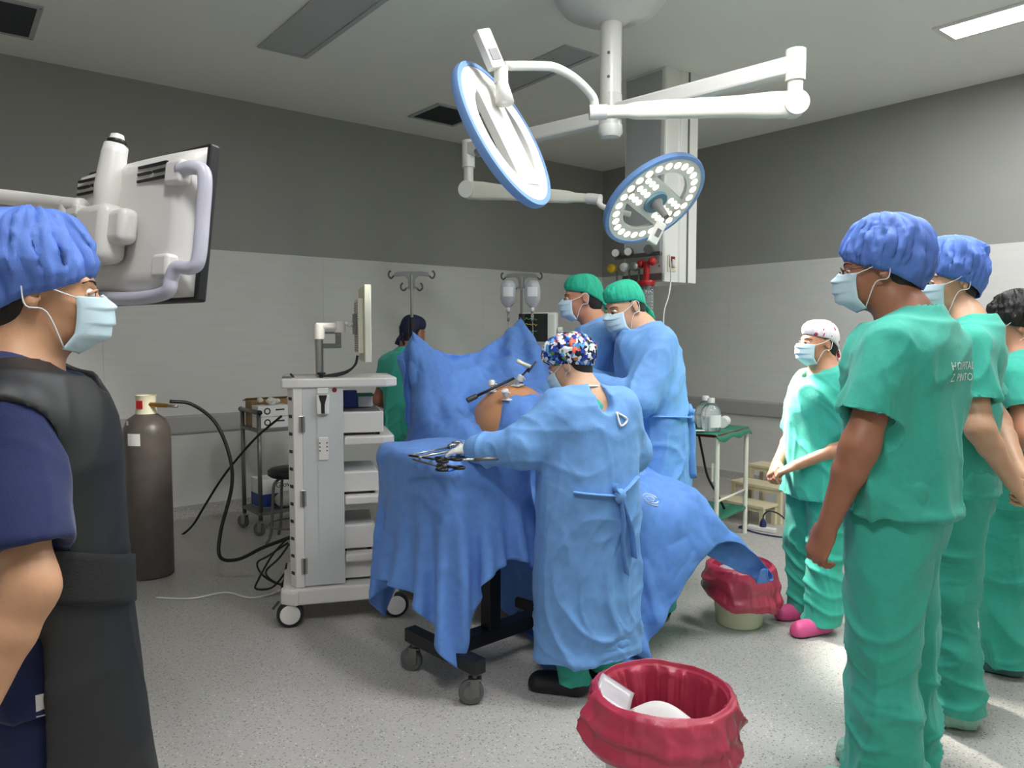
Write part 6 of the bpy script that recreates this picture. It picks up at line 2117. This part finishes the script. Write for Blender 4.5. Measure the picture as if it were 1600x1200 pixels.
# ------------------------------------------------------------------ waste bins with red bags
def waste_bin(px, d, zr, rr, rb, body, label, drop, seed, ruffle):
    c = PD(px, 527, d)
    t = thing('waste_bin', label, 'waste bin', (c.x, c.y, 0), 0, 'red-bagged waste bins')
    MB().lathe([(0, .002), (rb - .01, .002), (rb, .012), (rr - .008, zr - .022), (rr - .002, zr - .012), (rr - .01, zr - .012), (rb - .008, .02), (0, .02)], n=40).build('bucket', body, t, smooth=True, angle=40)
    prof = np.array([(rb * .5, .05), (rb * .85, .08), (rr * .86, zr * .5), (rr * .95, zr * .85), (rr * .955, zr - .012), (rr * .97, zr + .004), (rr - .002, zr + .016), (rr + .014, zr + .004), (rr + .018, zr - drop * .3), (rr + .026, zr - drop * .5), (rr + .018, zr - drop * .62), (rr + .036, zr - drop * .85), (rr + .022, zr - drop)])
    nr, nt = 64, 180
    q = np.linspace(0, len(prof) - 1, nr)
    pr = np.interp(q, range(len(prof)), prof[:, 0]); pz = np.interp(q, range(len(prof)), prof[:, 1])
    th = np.linspace(0, 2 * PI, nt, endpoint=False)
    Q, TH = np.meshgrid(q, th, indexing='ij')
    Rr = np.repeat(pr[:, None], nt, 1); Zz = np.repeat(pz[:, None], nt, 1)
    P = np.stack((np.cos(TH) * 3.2, np.sin(TH) * 3.2, Zz * 5), -1).reshape(-1, 3)
    inn = (Q < 4.6).ravel(); out = (Q > 6.8).ravel()
    n1 = ridge(P * np.array((1.5, 1.5, .5)) + seed, seed, 2.0); n1b = ridge(P * np.array((3.2, 3.2, .9)) + seed, seed + 3, 2.2)
    n2 = ridge(P * np.array((.55, .55, 2.3)) + seed + np.stack((P[:, 2], P[:, 0], P[:, 1] * .6), -1) * .4, seed + 1, 1.6); n3 = ridge(P * 3.1, seed + 2, 2.4)
    w_in = np.clip((4.9 - Q.ravel()) / 2, 0, 1); w_out = np.clip((Q.ravel() - 6.6) / 2.2, 0, 1)
    dr = -w_in * rr * (.16 * n1 + .07 * n1b) + w_out * rr * (.15 * n2 + .015 * n3) + rr * .012 * n3
    Rr = (Rr.ravel() + dr); Zz = Zz.ravel()
    Rr = np.where(out, np.maximum(Rr, rr + .006), Rr)
    Rr = np.where(inn, np.minimum(Rr, np.interp(Zz, (0, zr), (rb, rr)) - .01), Rr)
    sag = drop * ruffle * (.5 + .5 * np.sin(TH.ravel() + 2.2)) * np.clip((Q.ravel() - 7.5) / 5, 0, 1) * .7
    Zz = Zz - sag + np.where(out, .004 * (n3 - .4) + .02 * w_out * vnoise(P * .8, seed + 6), .006 * vnoise(P * .7, seed + 5))
    V = np.stack((np.cos(TH.ravel()) * Rr, np.sin(TH.ravel()) * Rr, Zz), -1)
    I = np.arange(nr * nt).reshape(nr, nt)
    J_ = np.roll(I, -1, 1)
    Fq = np.stack((I[:-1], J_[:-1], J_[1:], I[1:]), -1).reshape(-1, 4)
    o = np_obj('red_bag', V, Fq, 'red_bag', t)
    return t, c
t, c = waste_bin(1043, 2.2, .45, .195, .15, 'bin_white', 'white waste bin lined with a red bag holding crumpled white paper', .115, 4, .9)
for k, (x, y, z, s_, lb) in enumerate(((-.02, -.03, .36, 1.0, 'crumpled white paper wrapper lying in the red-bagged bin'),)):
    w = thing('paper_wrapper', lb, 'paper', (c.x + x, c.y + y, z), R(-20))
    def wf(u, v):
        X_ = (u - .5) * .29; Y_ = (v - .5) * .11
        return Vector((X_, Y_, .03 * math.cos(X_ * 11) + .016 * math.sin(X_ * 26 + Y_ * 30) + .01 * math.sin(Y_ * 50)))
    MB().grid(wf, 24, 14).build('sheet', 'paper_white', w, smooth=True, solid=.002)
    def wf2(u, v):
        X_ = -.1 + (u - .5) * .1; Y_ = .0 + (v - .5) * .12
        return Vector((X_ - .03, Y_, .05 + .07 * u * 0 + .05 * (1 - u) + .012 * math.sin(Y_ * 40)))
    MB().grid(wf2, 10, 10).build('clear_sleeve', 'clear_film', w, smooth=True, solid=.0015)
t, c = waste_bin(1163, 3.92, .31, .158, .118, 'bin_cream', 'cream waste bin lined with a red bag beside the pink-shod woman', .14, 9, .8)
w = thing('crumpled_packaging', 'crumpled clear and white packaging heaped in the cream bin', 'packaging', (c.x - .03, c.y, .2), 0)
for k, (x, y, z, r) in enumerate(((0, 0, .04, .07), (.05, -.03, .05, .05), (-.05, .02, .07, .055))):
    MB().sphere((x * .8, y * .8, z), r * .85, 14, 10, (1, .9, .8)).build('wad', 'paper_white' if k != 2 else 'clear_film', w, smooth=True)
